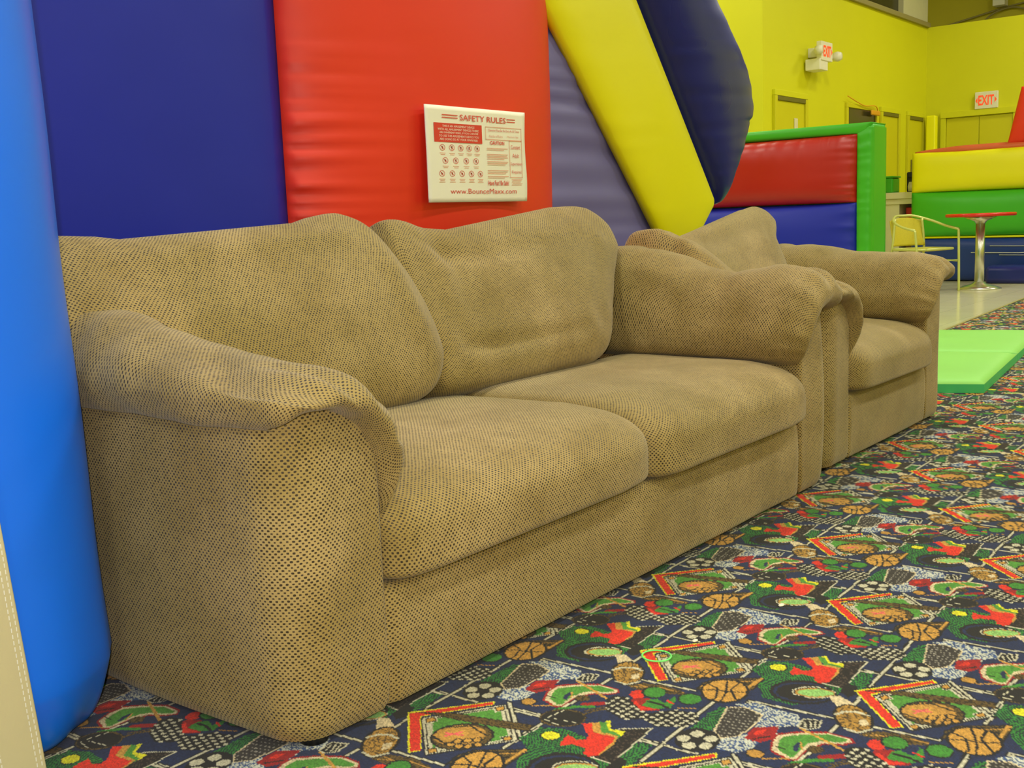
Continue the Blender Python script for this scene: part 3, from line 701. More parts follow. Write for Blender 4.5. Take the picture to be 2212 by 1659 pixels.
def arm(parent, xo, sg, yf, yr, ridge, seed, w=.212, zlow=.375):
    """arm body (outer side wraps round to the front panel) and the padded arm top that drapes over it"""
    A = spl([(.000, .545), (.003, .556), (.030, .566), (.065, .570), (.100, .565), (.138, .549), (.170, .524), (.192, .490), (.205, .455), (.213, (.455+zlow)/2), (.218, zlow)], 56)
    # body ------------------------------------------------------------
    r = .085
    path = [(0, y) for y in np.linspace(yr, yf+r, 26)]
    path += [(r-r*math.cos(a), yf+r-r*math.sin(a)) for a in np.linspace(0, PI/2, 14)[1:]]
    path += [(q, yf) for q in np.linspace(r, w-.012, 12)[1:]]
    path += [(w-.012+.012*math.sin(a), yf+.012-.012*math.cos(a)) for a in np.linspace(0, PI/2, 5)[1:]]
    path += [(w, y) for y in np.linspace(yf+.02, yf+.12, 4)]
    path = np.array(path); t = np.gradient(path, axis=0); nrm = np.stack([t[:, 1], -t[:, 0]], -1); nrm /= np.linalg.norm(nrm, axis=1)[:, None]
    lat = np.concatenate([[0], np.cumsum(np.linalg.norm(np.diff(path, axis=0), axis=1))])
    nz = 34; zn = np.linspace(0, 1, nz)
    P = np.zeros((len(path), nz, 3)); UV = np.zeros((len(path), nz, 2))
    qs = path[:, 0]
    o = np.argsort(A[:, 0]); zt = np.interp(qs, A[o, 0], A[o, 1]); zt = np.where(qs <= .004, .562, zt+.006)
    for i in range(len(path)):
        z = .014+(zt[i]-.014)*zn
        outer = np.clip((w-.03-qs[i])/.1, 0, 1)
        bul = outer*(.010*np.sin(PI*np.clip(z/.56, 0, 1))**.7+.0045*waves(lat[i]*np.ones_like(z), z, seed, 9)) - .012*np.exp(-(z-.014)/.012)
        P[i, :, 0] = xo+sg*(path[i, 0]+nrm[i, 0]*-1*-bul*1.0 if False else path[i, 0]+nrm[i, 0]*bul); P[i, :, 1] = path[i, 1]+nrm[i, 1]*bul
        P[i, :, 2] = z; UV[i, :, 0] = lat[i]*sg; UV[i, :, 1] = z
    body = grid('arm_body', P, M['fabric'], parent, UV)
    # pad -------------------------------------------------------------
    r = .10; yo = yf-.058
    fr = spl([(yf+.030, -.05), (yf+.004, -.03), (yf-.020, .05), (yf-.042, .20), (yf-.052, .40), (yf-.044, .62), (yf-.012, .84), (yf+.05, .965), (yf+.12, 1.0)], 30)
    st = [(a, b_, 0) for a, b_ in fr]
    st += [(y, 1, 0) for y in np.linspace(yf+.12, yr-.06, 44)[1:]]
    st += [(yr-.06+.06*math.sin(a), math.cos(a)**.6, 0) for a in np.linspace(0, PI/2-.02, 8)[1:]]
    st = np.array(st); n = len(A); rows = []
    for y, kk, off in st:
        zr = ridge(y)
        full = spl([(.004, .545), (-.016, .548), (-.030, .566), (-.036, .60), (-.018, min(.645, zr-.028)+.25*max(0, zr-.69)), (.035, zr-.010), (.085, zr), (.145, zr-.012), (.205, zr-.055), (.243, zr-.125), (.268, .50), (.260, .435), (.220, float(np.interp(y, [yf-.05, yf+.22], [zlow-.015, .41])))], n)
        rc = .085; cq = rc-np.sqrt(np.maximum(0, rc*rc-np.maximum(0, rc-A[:, 0])**2))
        yy = y+cq*np.clip(1-max(kk, 0)**3, 0, 1)
        yy = yy+.060*np.linspace(0, 1, n)**7*np.clip(1-(y-yf)/.12, 0, 1)
        q = A+(full-A)*kk
        rows.append(np.stack([q[:, 0], yy, q[:, 1]], -1))
    R = np.array(rows)                        # station, s, (q,y,z)
    # surface normal in the cross-section plane for wrinkles
    tn = np.gradient(R[:, :, [0, 2]], axis=1); nn = np.stack([-tn[..., 1], tn[..., 0]], -1); nn /= np.linalg.norm(nn, axis=2)[..., None]+1e-9
    sarc = np.concatenate([[0], np.cumsum(np.linalg.norm(np.diff(R[36][:, [0, 2]], axis=0), axis=1))])
    Sg, Yg = np.meshgrid(sarc, R[:, 0, 1]); kk = np.clip(st[:, 1], 0, 1)[:, None]
    edge = np.minimum(np.arange(n), np.arange(n)[::-1])[None]/6.; edge = np.clip(edge, 0, 1)
    dfr = Yg-yo
    W_ = .006*waves(Sg, Yg, seed+5, 14)+.0022*waves(Sg, Yg, seed+6, 40)
    W_ += .0045*np.sin(Sg*95+3*np.sin(Sg*11))*np.exp(-((dfr-.05)/.055)**2)*(Sg > .1)
    W_ += fold(Sg, Yg, .10, yf+.06, .20, yf+.24, .03, -.014)+fold(Sg, Yg, .24, yf-.01, .20, yf+.10, .018, -.012)
    W_ += fold(Sg, Yg, .05, yf+.35, .22, yf+.45, .05, .010)+fold(Sg, Yg, .05, yf+.50, .25, yf+.62, .035, -.010)
    W_ *= edge*np.clip(kk*1.3, 0, 1)
    R[..., 0] += nn[..., 0]*W_; R[..., 2] += nn[..., 1]*W_
    P = np.stack([xo+sg*R[..., 0], R[..., 1], R[..., 2]], -1)
    ar = np.concatenate([[0], np.cumsum(np.linalg.norm(np.diff(R[:, n//2], axis=0), axis=1))])
    UV = np.stack([sg*(Sg), np.repeat(ar[:, None], n, 1)], -1)
    pad = grid('arm_pad', P, M['fabric'], parent, UV)
    return body, pad

def couch(root, x0, x1, yf, ns, ridgeL, ridgeR, cush, seed, gap=.006, w=.212):
    """root at the front left floor corner; everything in world metres, then re-based"""
    xl, xr = x0+w, x1-w
    arm(root, x0, 1, yf, yf+.80, ridgeL, seed, zlow=.372)
    arm(root, x1, -1, yf, yf+.80, ridgeR, seed+20, zlow=.415)
    # front rail: soft box
    y_ = spl([(yf+.10, .236), (yf+.03, .236), (yf+.008, .230), (yf, .21), (yf-.003, .14), (yf, .07), (yf+.003, .026), (yf+.018, .014), (yf+.10, .014)], 30)
    xs = np.linspace(xl-.004, xr+.004, 60); P = np.zeros((len(xs), len(y_), 3))
    for i, x in enumerate(xs):
        P[i, :, 0] = x; P[i, :, 1] = y_[:, 0]+.003*waves(x*np.ones(len(y_)), y_[:, 1], seed+3, 10)*(y_[:, 0] < yf+.02); P[i, :, 2] = y_[:, 1]
    P[0, :, 1] += .012; P[-1, :, 1] += .012
    lat = np.concatenate([[0], np.cumsum(np.linalg.norm(np.diff(y_, axis=0), axis=1))])
    grid('front_rail', P, M['fabric'], root, np.stack(np.meshgrid(xs, -lat, indexing='ij'), -1))
    # back frame
    bf = box('back_frame', (x0+.03, yf+.80, .05), (x1-.03, yf+.96, .67), M['fabric'], root, bev=.07, seg=5)
    box('seat_deck', (xl+.01, yf+.06, .04), (xr-.01, yf+.74, .232), M['fabric'], root, bev=.01)
    for fx, fy in ((x0+.07, yf+.05), (x1-.07, yf+.05), (x0+.07, yf+.85), (x1-.07, yf+.85)):
        lathe('foot', [(.001, 0), (.024, 0), (.028, .030), (.001, .031)], M['black'], root, 16, (fx, fy, 0))
    cw = (xr-xl)/ns
    for k_ in range(ns):
        cxm = xl+cw*(k_+.5)
        def mod(BX, TH, X, Y, Z, SS, py, pz, k_=k_, cxm=cxm):
            top = np.clip(pz, 0, 1); front = np.clip(-py, 0, 1)
            gx, gy = X+cxm, Y
            Z = Z+top*(.014*(1-BX**2)*(1-(Y/.36)**2)+.005*waves(gx, gy, seed+k_, 8)+.0012*waves(gx, gy, seed+8+k_, 45))
                # loose front: pushes out in the middle, sags over the rail
            Y = Y-front*(.016*(1-BX**2)+.006*waves(gx, Z, seed+2+k_, 12))*SS
            Z = Z+np.where(pz < 0, .004*np.sin(gx*13+k_), 0)*front
            return X, Y, Z
        # the cushion next to an arm tucks under the arm pad
        pillow('seat_cushion', cxm, cw-gap+.016, yf+.300, .300, .338, .122, 8, root, 12, 0, 110, 72, mod, seed+k_, hzb=.062, mq=2.9)
    return cush(root, xl, xr, yf, seed)

def back_cushion(root, yf, seed, top, left, right, folds=(), zb=.395, m_=4.6, n_end=9, hy=.105):
    """loose back cushion: outline given by its top line (x, z) and its left and right edges (z, x)"""
    tx, tz = zip(*top); lz, lx = zip(*left); rz_, rx = zip(*right)
    lean = .385; hz = (.87-zb)/2/math.cos(lean); czz = (.87+zb)/2; face = yf+.483+(czz-.42)*.42
    cyy = face+hy/math.cos(lean)
    def mod(BX, TH, X, Y, Z, SS, py, pz):
        zn = np.clip(Z/hz, -1.1, 1.1); zw = czz+Z*math.cos(lean)
        xl = np.interp(zw, lz, lx); xr = np.interp(zw, rz_, rx)
        X = xl+(xr-xl)*(BX+1)/2
        T = np.interp(X, tx, tz)-.898
        up = np.clip((Z/hz+1)/2, 0, 1)
        Z = Z+up**1.5*T/math.cos(lean)
        Y = Y*(1.02-.20*zn)*(1+.0*X)
        fm = np.clip(-py, 0, 1)
        D = .009*waves(X, Z, seed, 10)+.0028*waves(X, Z, seed+1, 34)
        for f in folds: D = D+fold(X, zw, *f[:5], f[5]*1.3)
        Y = Y-fm*(D+.030*(1-BX**2)*(1-zn**2).clip(0, 1))*SS
        Z = Z+np.clip(pz, 0, 1)*.003*waves(X, X*0, seed+4, 26)
        return X, Y, Z
    return pillow('back_cushion', 0, 1.0, cyy, czz, hy, hz, m_, root, n_end, lean, 112, 88, mod, seed)

def sofa_cush(root, xl, xr, yf, seed):
    back_cushion(root, yf, seed+30, [(1.0, .872), (1.12, .879), (1.25, .872), (1.36, .846), (1.44, .826), (1.56, .814), (1.64, .834), (1.70, .870), (1.80, .895), (1.91, .910), (2.0, .908), (2.1, .87)],
                 [(.42, 1.15), (.65, 1.04), (.9, 1.05)], [(.40, 2.03), (.50, 2.075), (.60, 2.085), (.70, 2.06), (.78, 2.025), (.90, 1.985)],
                 folds=[(1.58, .80, 1.75, .76, .03, -.014), (1.68, .83, 1.86, .80, .03, .012), (1.30, .80, 1.50, .78, .04, .010), (1.95, .80, 2.0, .5, .04, .010), (1.15, .78, 1.5, .62, .05, -.008)])
    back_cushion(root, yf, seed+40, [(1.98, .87), (2.05, .905), (2.10, .892), (2.20, .864), (2.32, .850), (2.50, .856), (2.62, .886), (2.72, .908), (2.86, .911), (3.0, .914), (3.1, .90)],
                 [(.40, 2.03), (.60, 2.03), (.9, 2.02)], [(.40, 2.80), (.47, 2.86), (.56, 2.92), (.66, 3.01), (.73, 3.08), (.80, 3.09), (.90, 3.07)],
                 folds=[(2.42, .86, 2.66, .76, .03, -.018), (2.55, .87, 2.80, .80, .035, .014), (2.18, .84, 2.24, .62, .035, -.014), (2.15, .50, 2.55, .47, .022, -.014), (2.12, .72, 2.42, .66, .03, .008), (2.1, .80, 2.3, .74, .025, -.008)])
def chair_cush(root, xl, xr, yf, seed):
    back_cushion(root, yf, seed+30, [(3.45, .80), (3.60, .775), (3.74, .805), (3.90, .842), (4.09, .874), (4.36, .896), (4.48, .885)],
                 [(.42, 3.56), (.9, 3.50)], [(.42, 4.36), (.6, 4.38), (.72, 4.40), (.80, 4.49), (.9, 4.48)],
                 folds=[(3.72, .80, 3.90, .62, .05, -.03), (3.85, .84, 4.05, .68, .04, .018), (3.95, .68, 4.25, .66, .02, -.012), (3.95, .63, 4.3, .62, .018, -.012), (3.95, .58, 4.25, .575, .018, -.010)])

def ip(ys, zs): return lambda y: float(np.interp(y, ys, zs))
YF = 1.317
sofa = thing('sofa', 'long tan dotted chenille sofa with two back and two seat cushions', 'sofa')
couch(sofa, 1.077, 3.247, YF, 2, ip([1.2, 1.30, 1.42, 1.61, 1.78, 2.0, 2.2], [.618, .630, .645, .662, .690, .735, .745]),
      ip([1.2, 1.27, 1.34, 1.45, 1.58, 1.71, 1.84, 1.94, 2.2], [.685, .69, .695, .690, .672, .695, .735, .76, .76]), sofa_cush, 3)
chair = thing('armchair', 'single seat tan dotted armchair beyond the right arm of the long sofa', 'armchair')
couch(chair, 3.35, 4.572, 1.372, 1, ip([1.2, 1.4, 1.6, 1.75, 1.9, 2.0, 2.1, 2.2], [.635, .645, .645, .66, .775, .81, .80, .77]),
      ip([1.2, 1.35, 1.46, 1.6, 1.7, 1.9, 2.0, 2.2], [.66, .672, .682, .678, .682, .715, .715, .70]), chair_cush, 60)

# ------------------------------------------------------------------ inflatables
def puff(name, c, H, m_, parent, ax, pe=2.4, qe=2., depth=.12, nu=48, nv=48, seed=1, wr=.0, wrf=60, sides='ltrb', low=.01, lw=.10):
    """inflated panel over the quad c = TL,TR,BR,BL; ax = outward unit vector. wr: seam puckers near the listed sides"""
    ax = np.array(ax, float)
    if len(c) == 2: Lp, Rp = (np.array(p, float) for p in c); c = [Lp[0], Rp[0], Rp[-1], Lp[-1]]
    else: c = [np.array(p, float) for p in c]; Lp, Rp = np.array([c[0], c[3]]), np.array([c[1], c[2]])
    q = np.linspace(0, 1, nu); q = .5-.5*np.sign(.5-q)*np.abs(1-2*q)**.75; r = np.linspace(0, 1, nv); r = .5-.5*np.sign(.5-r)*np.abs(1-2*r)**.75
    U, V = np.meshgrid(q, r, indexing='ij')
    def along(Q):
        s = np.concatenate([[0], np.cumsum(np.linalg.norm(np.diff(Q, axis=0), axis=1))]); s /= s[-1]
        return np.stack([np.interp(r, s, Q[:, k_]) for k_ in range(3)], -1)
    P = (1-U)[..., None]*along(Lp)[None]+U[..., None]*along(Rp)[None]
    f = lambda t: (1-np.abs(2*t-1)**pe)**(1/qe)
    W_ = np.linalg.norm(c[1]-c[0]); Hh = np.linalg.norm(c[3]-c[0])
    h = H*f(U)*f(V)
    g = np.random.default_rng(seed)
    if wr:
        def puck(s, d):
            out = 0
            for k_ in range(9):
                fr = wrf*g.uniform(.45, 1.8); out = out+np.sin(s*fr+g.uniform(0, 7)+3*np.sin(s*fr*.13+g.uniform(0, 7)))*np.exp(-d/(lw*g.uniform(.5, 1.6)))*np.clip(d/.015, 0, 1)
            return out/4
        if 'l' in sides: h = h+wr*puck(V*Hh, U*W_)
        if 'r' in sides: h = h+wr*puck(V*Hh, (1-U)*W_)
        if 't' in sides: h = h+wr*puck(U*W_, V*Hh)
        if 'b' in sides: h = h+wr*puck(U*W_, (1-V)*Hh)
    h = h+low*waves(U*W_, V*Hh, seed, 5)*np.clip(f(U)*f(V), 0, 1)
    F = P+h[..., None]*ax
    B = P-ax*depth
    full = np.concatenate([F, B[::-1]], 0)      # front rows then back rows
    o = grid(name, F, m_, None)
    bm = bmesh.new(); bm.from_mesh(o.data)
    be = [e_ for e_ in bm.edges if e_.is_boundary]
    ret = bmesh.ops.extrude_edge_only(bm, edges=be)
    nvs = [v for v in ret['geom'] if isinstance(v, bmesh.types.BMVert)]
    for v in nvs: v.co -= Vector(ax)*depth
    bmesh.ops.contextual_create(bm, geom=[e_ for e_ in bm.edges if e_.is_boundary])
    bmesh.ops.recalc_face_normals(bm, faces=bm.faces); bm.to_mesh(o.data); bm.free()
    for p in o.data.polygons: p.use_smooth = True
    o.parent = parent
    return o

slide = thing('inflatable_slide', 'tall inflatable slide behind the sofa with red panel and sloping yellow tube', 'inflatable slide')
yb = 2.5; fy = (0, -1, 0)
puff('side_panel', [(-1.6, yb, 3.0), (2.135, yb, 3.0), (2.135, yb, .02), (-1.6, yb, .02)], .05, M['blue'], slide, fy, 3, 2, .3, 60, 40, 2, .002, 50, 'r', .006)['label'] = 'royal blue flat panel'
puff('side_panel', [(2.135, yb, 3.0), (3.42, yb, 3.0), (3.42, yb, .02), (2.135, yb, .02)], .20, M['red'], slide, fy, 2.05, 1.6, .3, 130, 300, 5, .0130, 95, 'l', .008, .075)['label'] = 'bulging red panel with puckered left seam'
def sc(x, z, y): k_ = y/2.5; return (x*k_, y, CAMH+(z-CAMH)*k_)
Y0, Y1, Y2 = 2.462, 2.42, 2.44
puff('side_panel', [sc(3.28, 2.4, Y0), sc(3.5, 2.4, Y0), sc(4.62, .62, Y0), sc(3.28, .62, Y0)], 0.014, M['purple'], slide, fy, 3, 2, .03, 90, 150, 8, .0075, 46, 'l', .010, .30)['label'] = 'slate purple wrinkled panel under the slope'
puff('slope_tube', [[sc(2.75, 2.378, Y1), sc(4.22, .792, Y1), sc(4.39, .61, Y1)], [sc(3.42, 2.565, Y1), sc(4.70, .992, Y1), sc(4.752, .925, Y1), sc(4.745, .90, Y1), sc(4.608, .781, Y1), sc(4.46, .62, Y1)]], .035, M['yellow'], slide, fy, 5, 2, .02, 60, 170, 12, .0012, 34, 'l', .002, .20)['label'] = 'sloping yellow tube'
puff('slope_tube', [[sc(3.45, 2.53, Y2), sc(4.748, .93, Y2), sc(4.76, .905, Y2)], [sc(3.92, 2.422, Y2), sc(4.64, 1.827, Y2), sc(4.98, 1.55, Y2), sc(5.02, 1.49, Y2), sc(5.055, 1.42, Y2), sc(5.065, 1.36, Y2), sc(5.06, 1.32, Y2), sc(5.02, 1.30, Y2), sc(5.03, 1.285, Y2), sc(4.985, 1.22, Y2), sc(4.785, .905, Y2)]], .15, M['navy'], slide, fy, 2.6, 2.0, .06, 80, 150, 14, .0035, 44, 'lr', .006, .14)['label'] = 'sloping navy tube'
puff('base_tube', [(2.2, 2.62, .62), (4.9, 2.62, .62), (4.9, 2.62, .01), (2.2, 2.62, .01)], .12, M['blue'], slide, fy, 3, 2, .5, 60, 30, 17, .006, 40, 'tb')

# safety sign hung on the red panel
SX0, SX1, SZ0, SZ1, SY = 2.522, 3.018, .925, 1.220, 2.30
sg = thing('safety_sign', 'white SAFETY RULES banner with red print hanging on the red inflatable panel', 'sign', (SX0, SY, SZ0))
SW, SH = SX1-SX0, SZ1-SZ0
U, V = np.meshgrid(np.linspace(0, 1, 30), np.linspace(0, 1, 22), indexing='ij')
base_y = -.004-.0008*np.sin(U*5+V*3)+.0006*waves(U*3, V*3, 4, 3)
P = np.stack([U*SW+.004*np.sin(V*7)*(U > .9), base_y, V*SH], -1)
bn = grid('banner', P, M['sign'], sg); so = bn.modifiers.new('t', 'SOLIDIFY'); so.thickness = .004; so.offset = 0
def stext(body, u0_, u1_, vc_, hh, mat, parent, name='lettering', bold=0):
    cu_ = bpy.data.curves.new(name, 'FONT'); cu_.body = body; cu_.resolution_u = 2; cu_.offset = bold
    to = bpy.data.objects.new('tmp', cu_); C.objects.link(to)
    bpy.context.view_layer.update()
    me = bpy.data.meshes.new_from_object(to.evaluated_get(bpy.context.evaluated_depsgraph_get()))
    bpy.data.objects.remove(to)
    co = np.array([v.co[:] for v in me.vertices]); lo, hi = co.min(0), co.max(0)
    capk = (hi[1]-lo[1])
    x = u0_+(co[:, 0]-lo[0])/(hi[0]-lo[0])*(u1_-u0_); z = vc_+((co[:, 1]-lo[1])/capk-.5)*hh
    for v, a, b in zip(me.vertices, x, z): v.co = (a, -.0082, b)
    me.name = name; box_uv(me)
    return link(name, me, mat, parent)
def sq(lst, mat, parent, name, y=-.0078):
    """flat printed rectangles (u0,u1,v0,v1) of the banner, v from the top"""
    vs, fs = [], []
    for a, b, c_, d_ in lst:
        i = len(vs); vs += [(a*SW, y, (1-d_)*SH), (b*SW, y, (1-d_)*SH), (b*SW, y, (1-c_)*SH), (a*SW, y, (1-c_)*SH)]; fs.append((i, i+1, i+2, i+3))
    me = bpy.data.meshes.new(name); me.from_pydata(vs, [], fs); box_uv(me)
    return link(name, me, mat, parent)
def st(body, a, b, v, h, mat='sign_red', bold=0): stext(body, a*SW, b*SW, (1-v)*SH, h*SH, M[mat], sg, bold=bold)
st('SAFETY RULES', .32, .79, .11, .062, bold=.012)
for bb in [(.15, .30, .088, .098), (.15, .30, .115, .125), (.80, .89, .088, .098), (.80, .89, .115, .125)]: sq([bb], M['sign_red'], sg, 'printed_bar')
rb = sq([(.07, .535, .178, .375)], M['sign_panel'], sg, 'red_panel')
for i, t_ in enumerate(['THIS IS AN AMUSEMENT DEVICE', 'WITH ALL AMUSEMENT DEVICES THERE', 'ARE INHERENT RISKS, IF YOU CHOOSE', 'TO USE THIS AMUSEMENT DEVICE YOU', 'ARE DOING SO AT YOUR OWN RISK']):
    a, b = [(.15, .46), (.105, .50), (.12, .495), (.115, .50), (.12, .49)][i]
    st(t_, a, b, .208+i*.034, .022, 'sign')
def frame(a, b, c_, d_, t_=.004): return [(a, b, c_, c_+t_*1.6), (a, b, d_-t_*1.6, d_), (a, a+t_, c_, d_), (b-t_, b, c_, d_)]
sq(frame(.572, .955, .185, .325)+frame(.818, .955, .325, .735), M['sign_faint'], sg, 'printed_frames')
st('Operator Must Be On Duty At All Times', .60, .93, .225, .035, 'sign_red')
st('Number of Riders', .61, .75, .285, .026, 'sign_faint'); st('Maximum Age', .80, .92, .285, .026, 'sign_faint')
st('CAUTION', .615, .765, .358, .040, bold=.03)
st('Constant', .835, .935, .395, .045); st('Adult', .85, .92, .49, .045); st('Supervision', .825, .95, .585, .045); st('Required', .84, .94, .675, .045)
st('Have Fun! Be Safe!', .58, .80, .795, .055, bold=.02); st('www.BounceMaxx.com', .20, .88, .885, .055)
lns = []
for v0_, n_ in ((.415, 2), (.48, 4), (.56, 3), (.655, 3), (.72, 2)):
    for i in range(n_): lns.append((.58, .80-.03*(i == n_-1)-.01*(i % 2), v0_+i*.017, v0_+i*.017+.006))
for i in range(5): lns.append((.83+.01*(i % 2), .95-.01*(i % 3), .75+i*.016, .755+i*.016))
rings, caps_ = [], []
for row, (xs, v_) in enumerate((((.142, .232, .318, .40, .48), .43), ((.165, .265, .367, .464), .565), ((.128, .226, .32, .413, .503), .70))):
    for j, u_ in enumerate(xs):
        rings.append((u_, v_, row, j))
        for i in range(2+(row == 2)): caps_.append((u_-.028+.008*(i % 2), u_+.028-.006*(i % 2), v_+.055+i*.016, v_+.060+i*.016))
sq(lns+caps_, M['sign_faint'], sg, 'small_print')['kind'] = 'stuff'
vs, fs = [], []
for u_, v_, row, j in rings:
    cx_, cz_ = u_*SW, (1-v_)*SH; n_ = 18
    for ro, ri in ((.0130, .0112),):
        i0 = len(vs)
        for q in range(n_):
            a = 2*PI*q/n_
            vs += [(cx_+ro*math.cos(a), -.0079, cz_+ro*.75*math.sin(a)), (cx_+ri*math.cos(a), -.0079, cz_+ri*.75*math.sin(a))]
        for q in range(n_): a, b = i0+2*q, i0+2*((q+1) % n_); fs.append((a, b, b+1, a+1))
    # slash and a small figure
    def bar(x0_, z0_, x1_, z1_, w_):
        i1 = len(vs); d = Vector((x1_-x0_, z1_-z0_)).normalized(); nx_, nz_ = -d.y*w_, d.x*w_
        for (a, b) in ((x0_+nx_, z0_+nz_), (x1_+nx_, z1_+nz_), (x1_-nx_, z1_-nz_), (x0_-nx_, z0_-nz_)): vs.append((cx_+a, -.0081, cz_+b))
        fs.append((i1, i1+1, i1+2, i1+3))
    bar(-.008, .006, .008, -.006, .0008); bar(0, -.005, (j-2)*.001, .004, .0016); bar(-.004, .001-(row-1)*.001, .004, .001+(j % 2)*.002, .0009)
me = bpy.data.meshes.new('pictogram_rings'); me.from_pydata(vs, [], fs); box_uv(me); link('pictograms', me, M['sign_red'], sg)['kind'] = 'stuff'
tag(tube('string', [(2.757, 2.325, .925), (2.772, 2.318, .90), (2.776, 2.322, .87), (2.774, 2.33, .82), (2.77, 2.335, .70)], .0008, M['thread'], None, 6, 24), 'thin white string hanging below the safety banner on the red panel', 'string')

# bright blue inflated column at the left edge, with beige webbing strap
colm = thing('inflatable_column', 'bright blue inflatable column at the left end of the sofa', 'inflatable column', (.5, 2.1, 0))
r = .22; x1_ = 1.035-.5; y0_ = 1.668-2.1
path = [(-.9, y0_)]+[(x, y0_) for x in np.linspace(-.85, x1_-r, 34)]+[(x1_-r+r*math.sin(a), y0_+r-r*math.cos(a)) for a in np.linspace(0, PI/2, 22)[1:]]+[(x1_, y) for y in np.linspace(y0_+r, .30, 14)[1:]]+[(-.9, .30)]
path = np.array(path); zz = np.concatenate([np.linspace(0, .12, 14), np.linspace(.12, 3.0, 90)[1:]])
cpt = np.array([.1, .1]); P = np.zeros((len(path), len(zz), 3))
lat = np.concatenate([[0], np.cumsum(np.linalg.norm(np.diff(path, axis=0), axis=1))])
tt = np.gradient(path, axis=0); nn_ = np.stack([tt[:, 1], -tt[:, 0]], -1); nn_ /= np.linalg.norm(nn_, axis=1)[:, None]+1e-9
for j, z in enumerate(zz):
    inn = .075*(1-min(1, z/.12)**.45)
    wv_ = .024*math.exp(-((z-.10)/.40)**2)+.005*waves(lat, z*np.ones_like(lat), 9, 9)+(.006*np.sin(lat*70+2*np.sin(lat*17))*math.exp(-(z/.09)))
    P[:, j, 0] = path[:, 0]-nn_[:, 0]*(inn-wv_); P[:, j, 1] = path[:, 1]-nn_[:, 1]*(inn-wv_); P[:, j, 2] = z+.002
grid('column_skin', P, M['light_blue'], colm, caps=False, wu=False)
strap = box('strap', (.640-.5, y0_-.030, .004), (.822-.5, y0_+.012, 1.6), M['beige'], colm, bev=.004)
for v in strap.data.vertices: v.co.x -= .075*v.co.z
vs, fs = [], []
for lx in (.814, .806, .752, .745):
    for q in range(150):
        z = .02+q*.0105; i = len(vs); a = lx-.5-.075*z
        vs += [(a-.0009, y0_-.0306, z), (a+.0009, y0_-.0306, z), (a+.0009, y0_-.0306, z+.007), (a-.0009, y0_-.0306, z+.007)]; fs.append((i, i+1, i+2, i+3))
me = bpy.data.meshes.new('stitching'); me.from_pydata(vs, [], fs); box_uv(me); sti = link('stitching', me, M['thread'], strap); sti['kind'] = 'stuff'
# inflatable play wall: green frame, red and blue panels
ar = thing('inflatable_wall', 'inflatable wall with green frame around red and blue panels behind the armchair', 'inflatable wall', (8, 3.0, 0))
fx = (-1, 0, 0)
puff('panel', [(0, 2.3, 1.40), (0, .028, 1.40), (0, .037, .908), (0, 2.3, .915)], .13, M['dark_red'], ar, fx, 3.4, 2, .25, 90, 60, 21, .010, 60, 'rt', .008, .07)['label'] = 'upper red panel'
puff('panel', [(0, 2.3, .912), (0, .033, .905), (0, .03, .02), (0, 2.3, .02)], .12, M['blue'], ar, fx, 3.4, 2, .25, 90, 60, 22, .008, 60, 'r', .008, .07)['label'] = 'lower blue panel'
puff('frame_post', [(0.0, .035, 1.455), (0.0, -.075, 1.45), (.0, -.075, .01), (.0, .035, .01)], .025, M['green'], ar, fx, 2.2, 2, .30, 16, 110, 23, .005, 60, 'lr', .004, .05)
puff('frame_rail', [(0, 2.32, 1.488), (0, -.07, 1.478), (0, -.03, 1.40), (0, 2.32, 1.40)], .03, M['green'], ar, fx, 2.6, 2, .30, 80, 16, 24, .003, 50, 'b', .003, .04)
bx = box('frame_cap', (.02, -.078, .01), (.30, 2.32, 1.475), M['green'], ar, bev=.03, seg=3)

# far inflatable with colour bands
fi = thing('bounce_house', 'striped inflatable bounce house wall of yellow, green and blue bands at the far right', 'bounce house', (13, 4.28, 0))
puff('band', [(0, 0, 1.47), (0, -3.2, 1.47), (0, -3.2, 1.0), (0, 0, 1.02)], .10, M['yellow'], fi, fx, 4, 2, .6, 60, 24, 31, .004, 30, 'lb', .006)['label'] = 'yellow band'
puff('band', [(0, 0, 1.02), (0, -3.2, 1.0), (0, -3.2, .49), (0, 0, .51)], .12, M['green'], fi, fx, 4, 2, .6, 60, 24, 32, .004, 30, 'lb', .006)['label'] = 'green band'
puff('band', [(0, 0, .50), (0, -3.2, .48), (0, -3.2, .01), (0, 0, .01)], .10, M['mid_blue'], fi, fx, 4, 2, .6, 80, 24, 33, .010, 20, 'lb', .02)['label'] = 'creased blue base band'
tube('seam_piping', [(-.03, 0, .505), (-.05, -1, .50), (-.05, -2, .49), (-.03, -3.2, .485)], .012, M['yellow'], fi, 8)
P = []
for i, t in enumerate(np.linspace(0, 1, 40)):
    rr = .012+.055*min(1, t*6)**.7; a = np.linspace(0, 2*PI, 16, endpoint=False)
    P.append(np.stack([.05+rr*1.4*np.cos(a), np.full(16, -.02-3.1*t), 1.475+.004*t+rr*np.sin(a)*.75], -1))
grid('top_tube', P, M['orange'], fi, wv=True, caps=True)
puff('sloped_end', [(0, -1.16, 2.1), (0, -1.42, 2.1), (0, -1.42, 1.50), (0, -1.03, 1.50)], .06, M['red'], fi, fx, 2.4, 2, .3, 16, 20, 35)['label'] = 'red sloped end rising over the band'
for z0_, y_a, y_b in ((.40, -.9, -1.9), (.33, -.7, -1.7), (.30, -1.0, -2.0)):
    tube('seam_line', [(-.105, y_a, z0_), (-.11, (y_a+y_b)/2, z0_-.01), (-.105, y_b, z0_+.01)], .004, M['thread'], fi, 6)
tag(box('folded_tarp', (12.55, 1.9, 0), (12.80, 3.35, .20), M['navy'], bev=.06, seg=4), 'dark navy folded tarp lying on the floor against the striped bounce house', 'tarp')

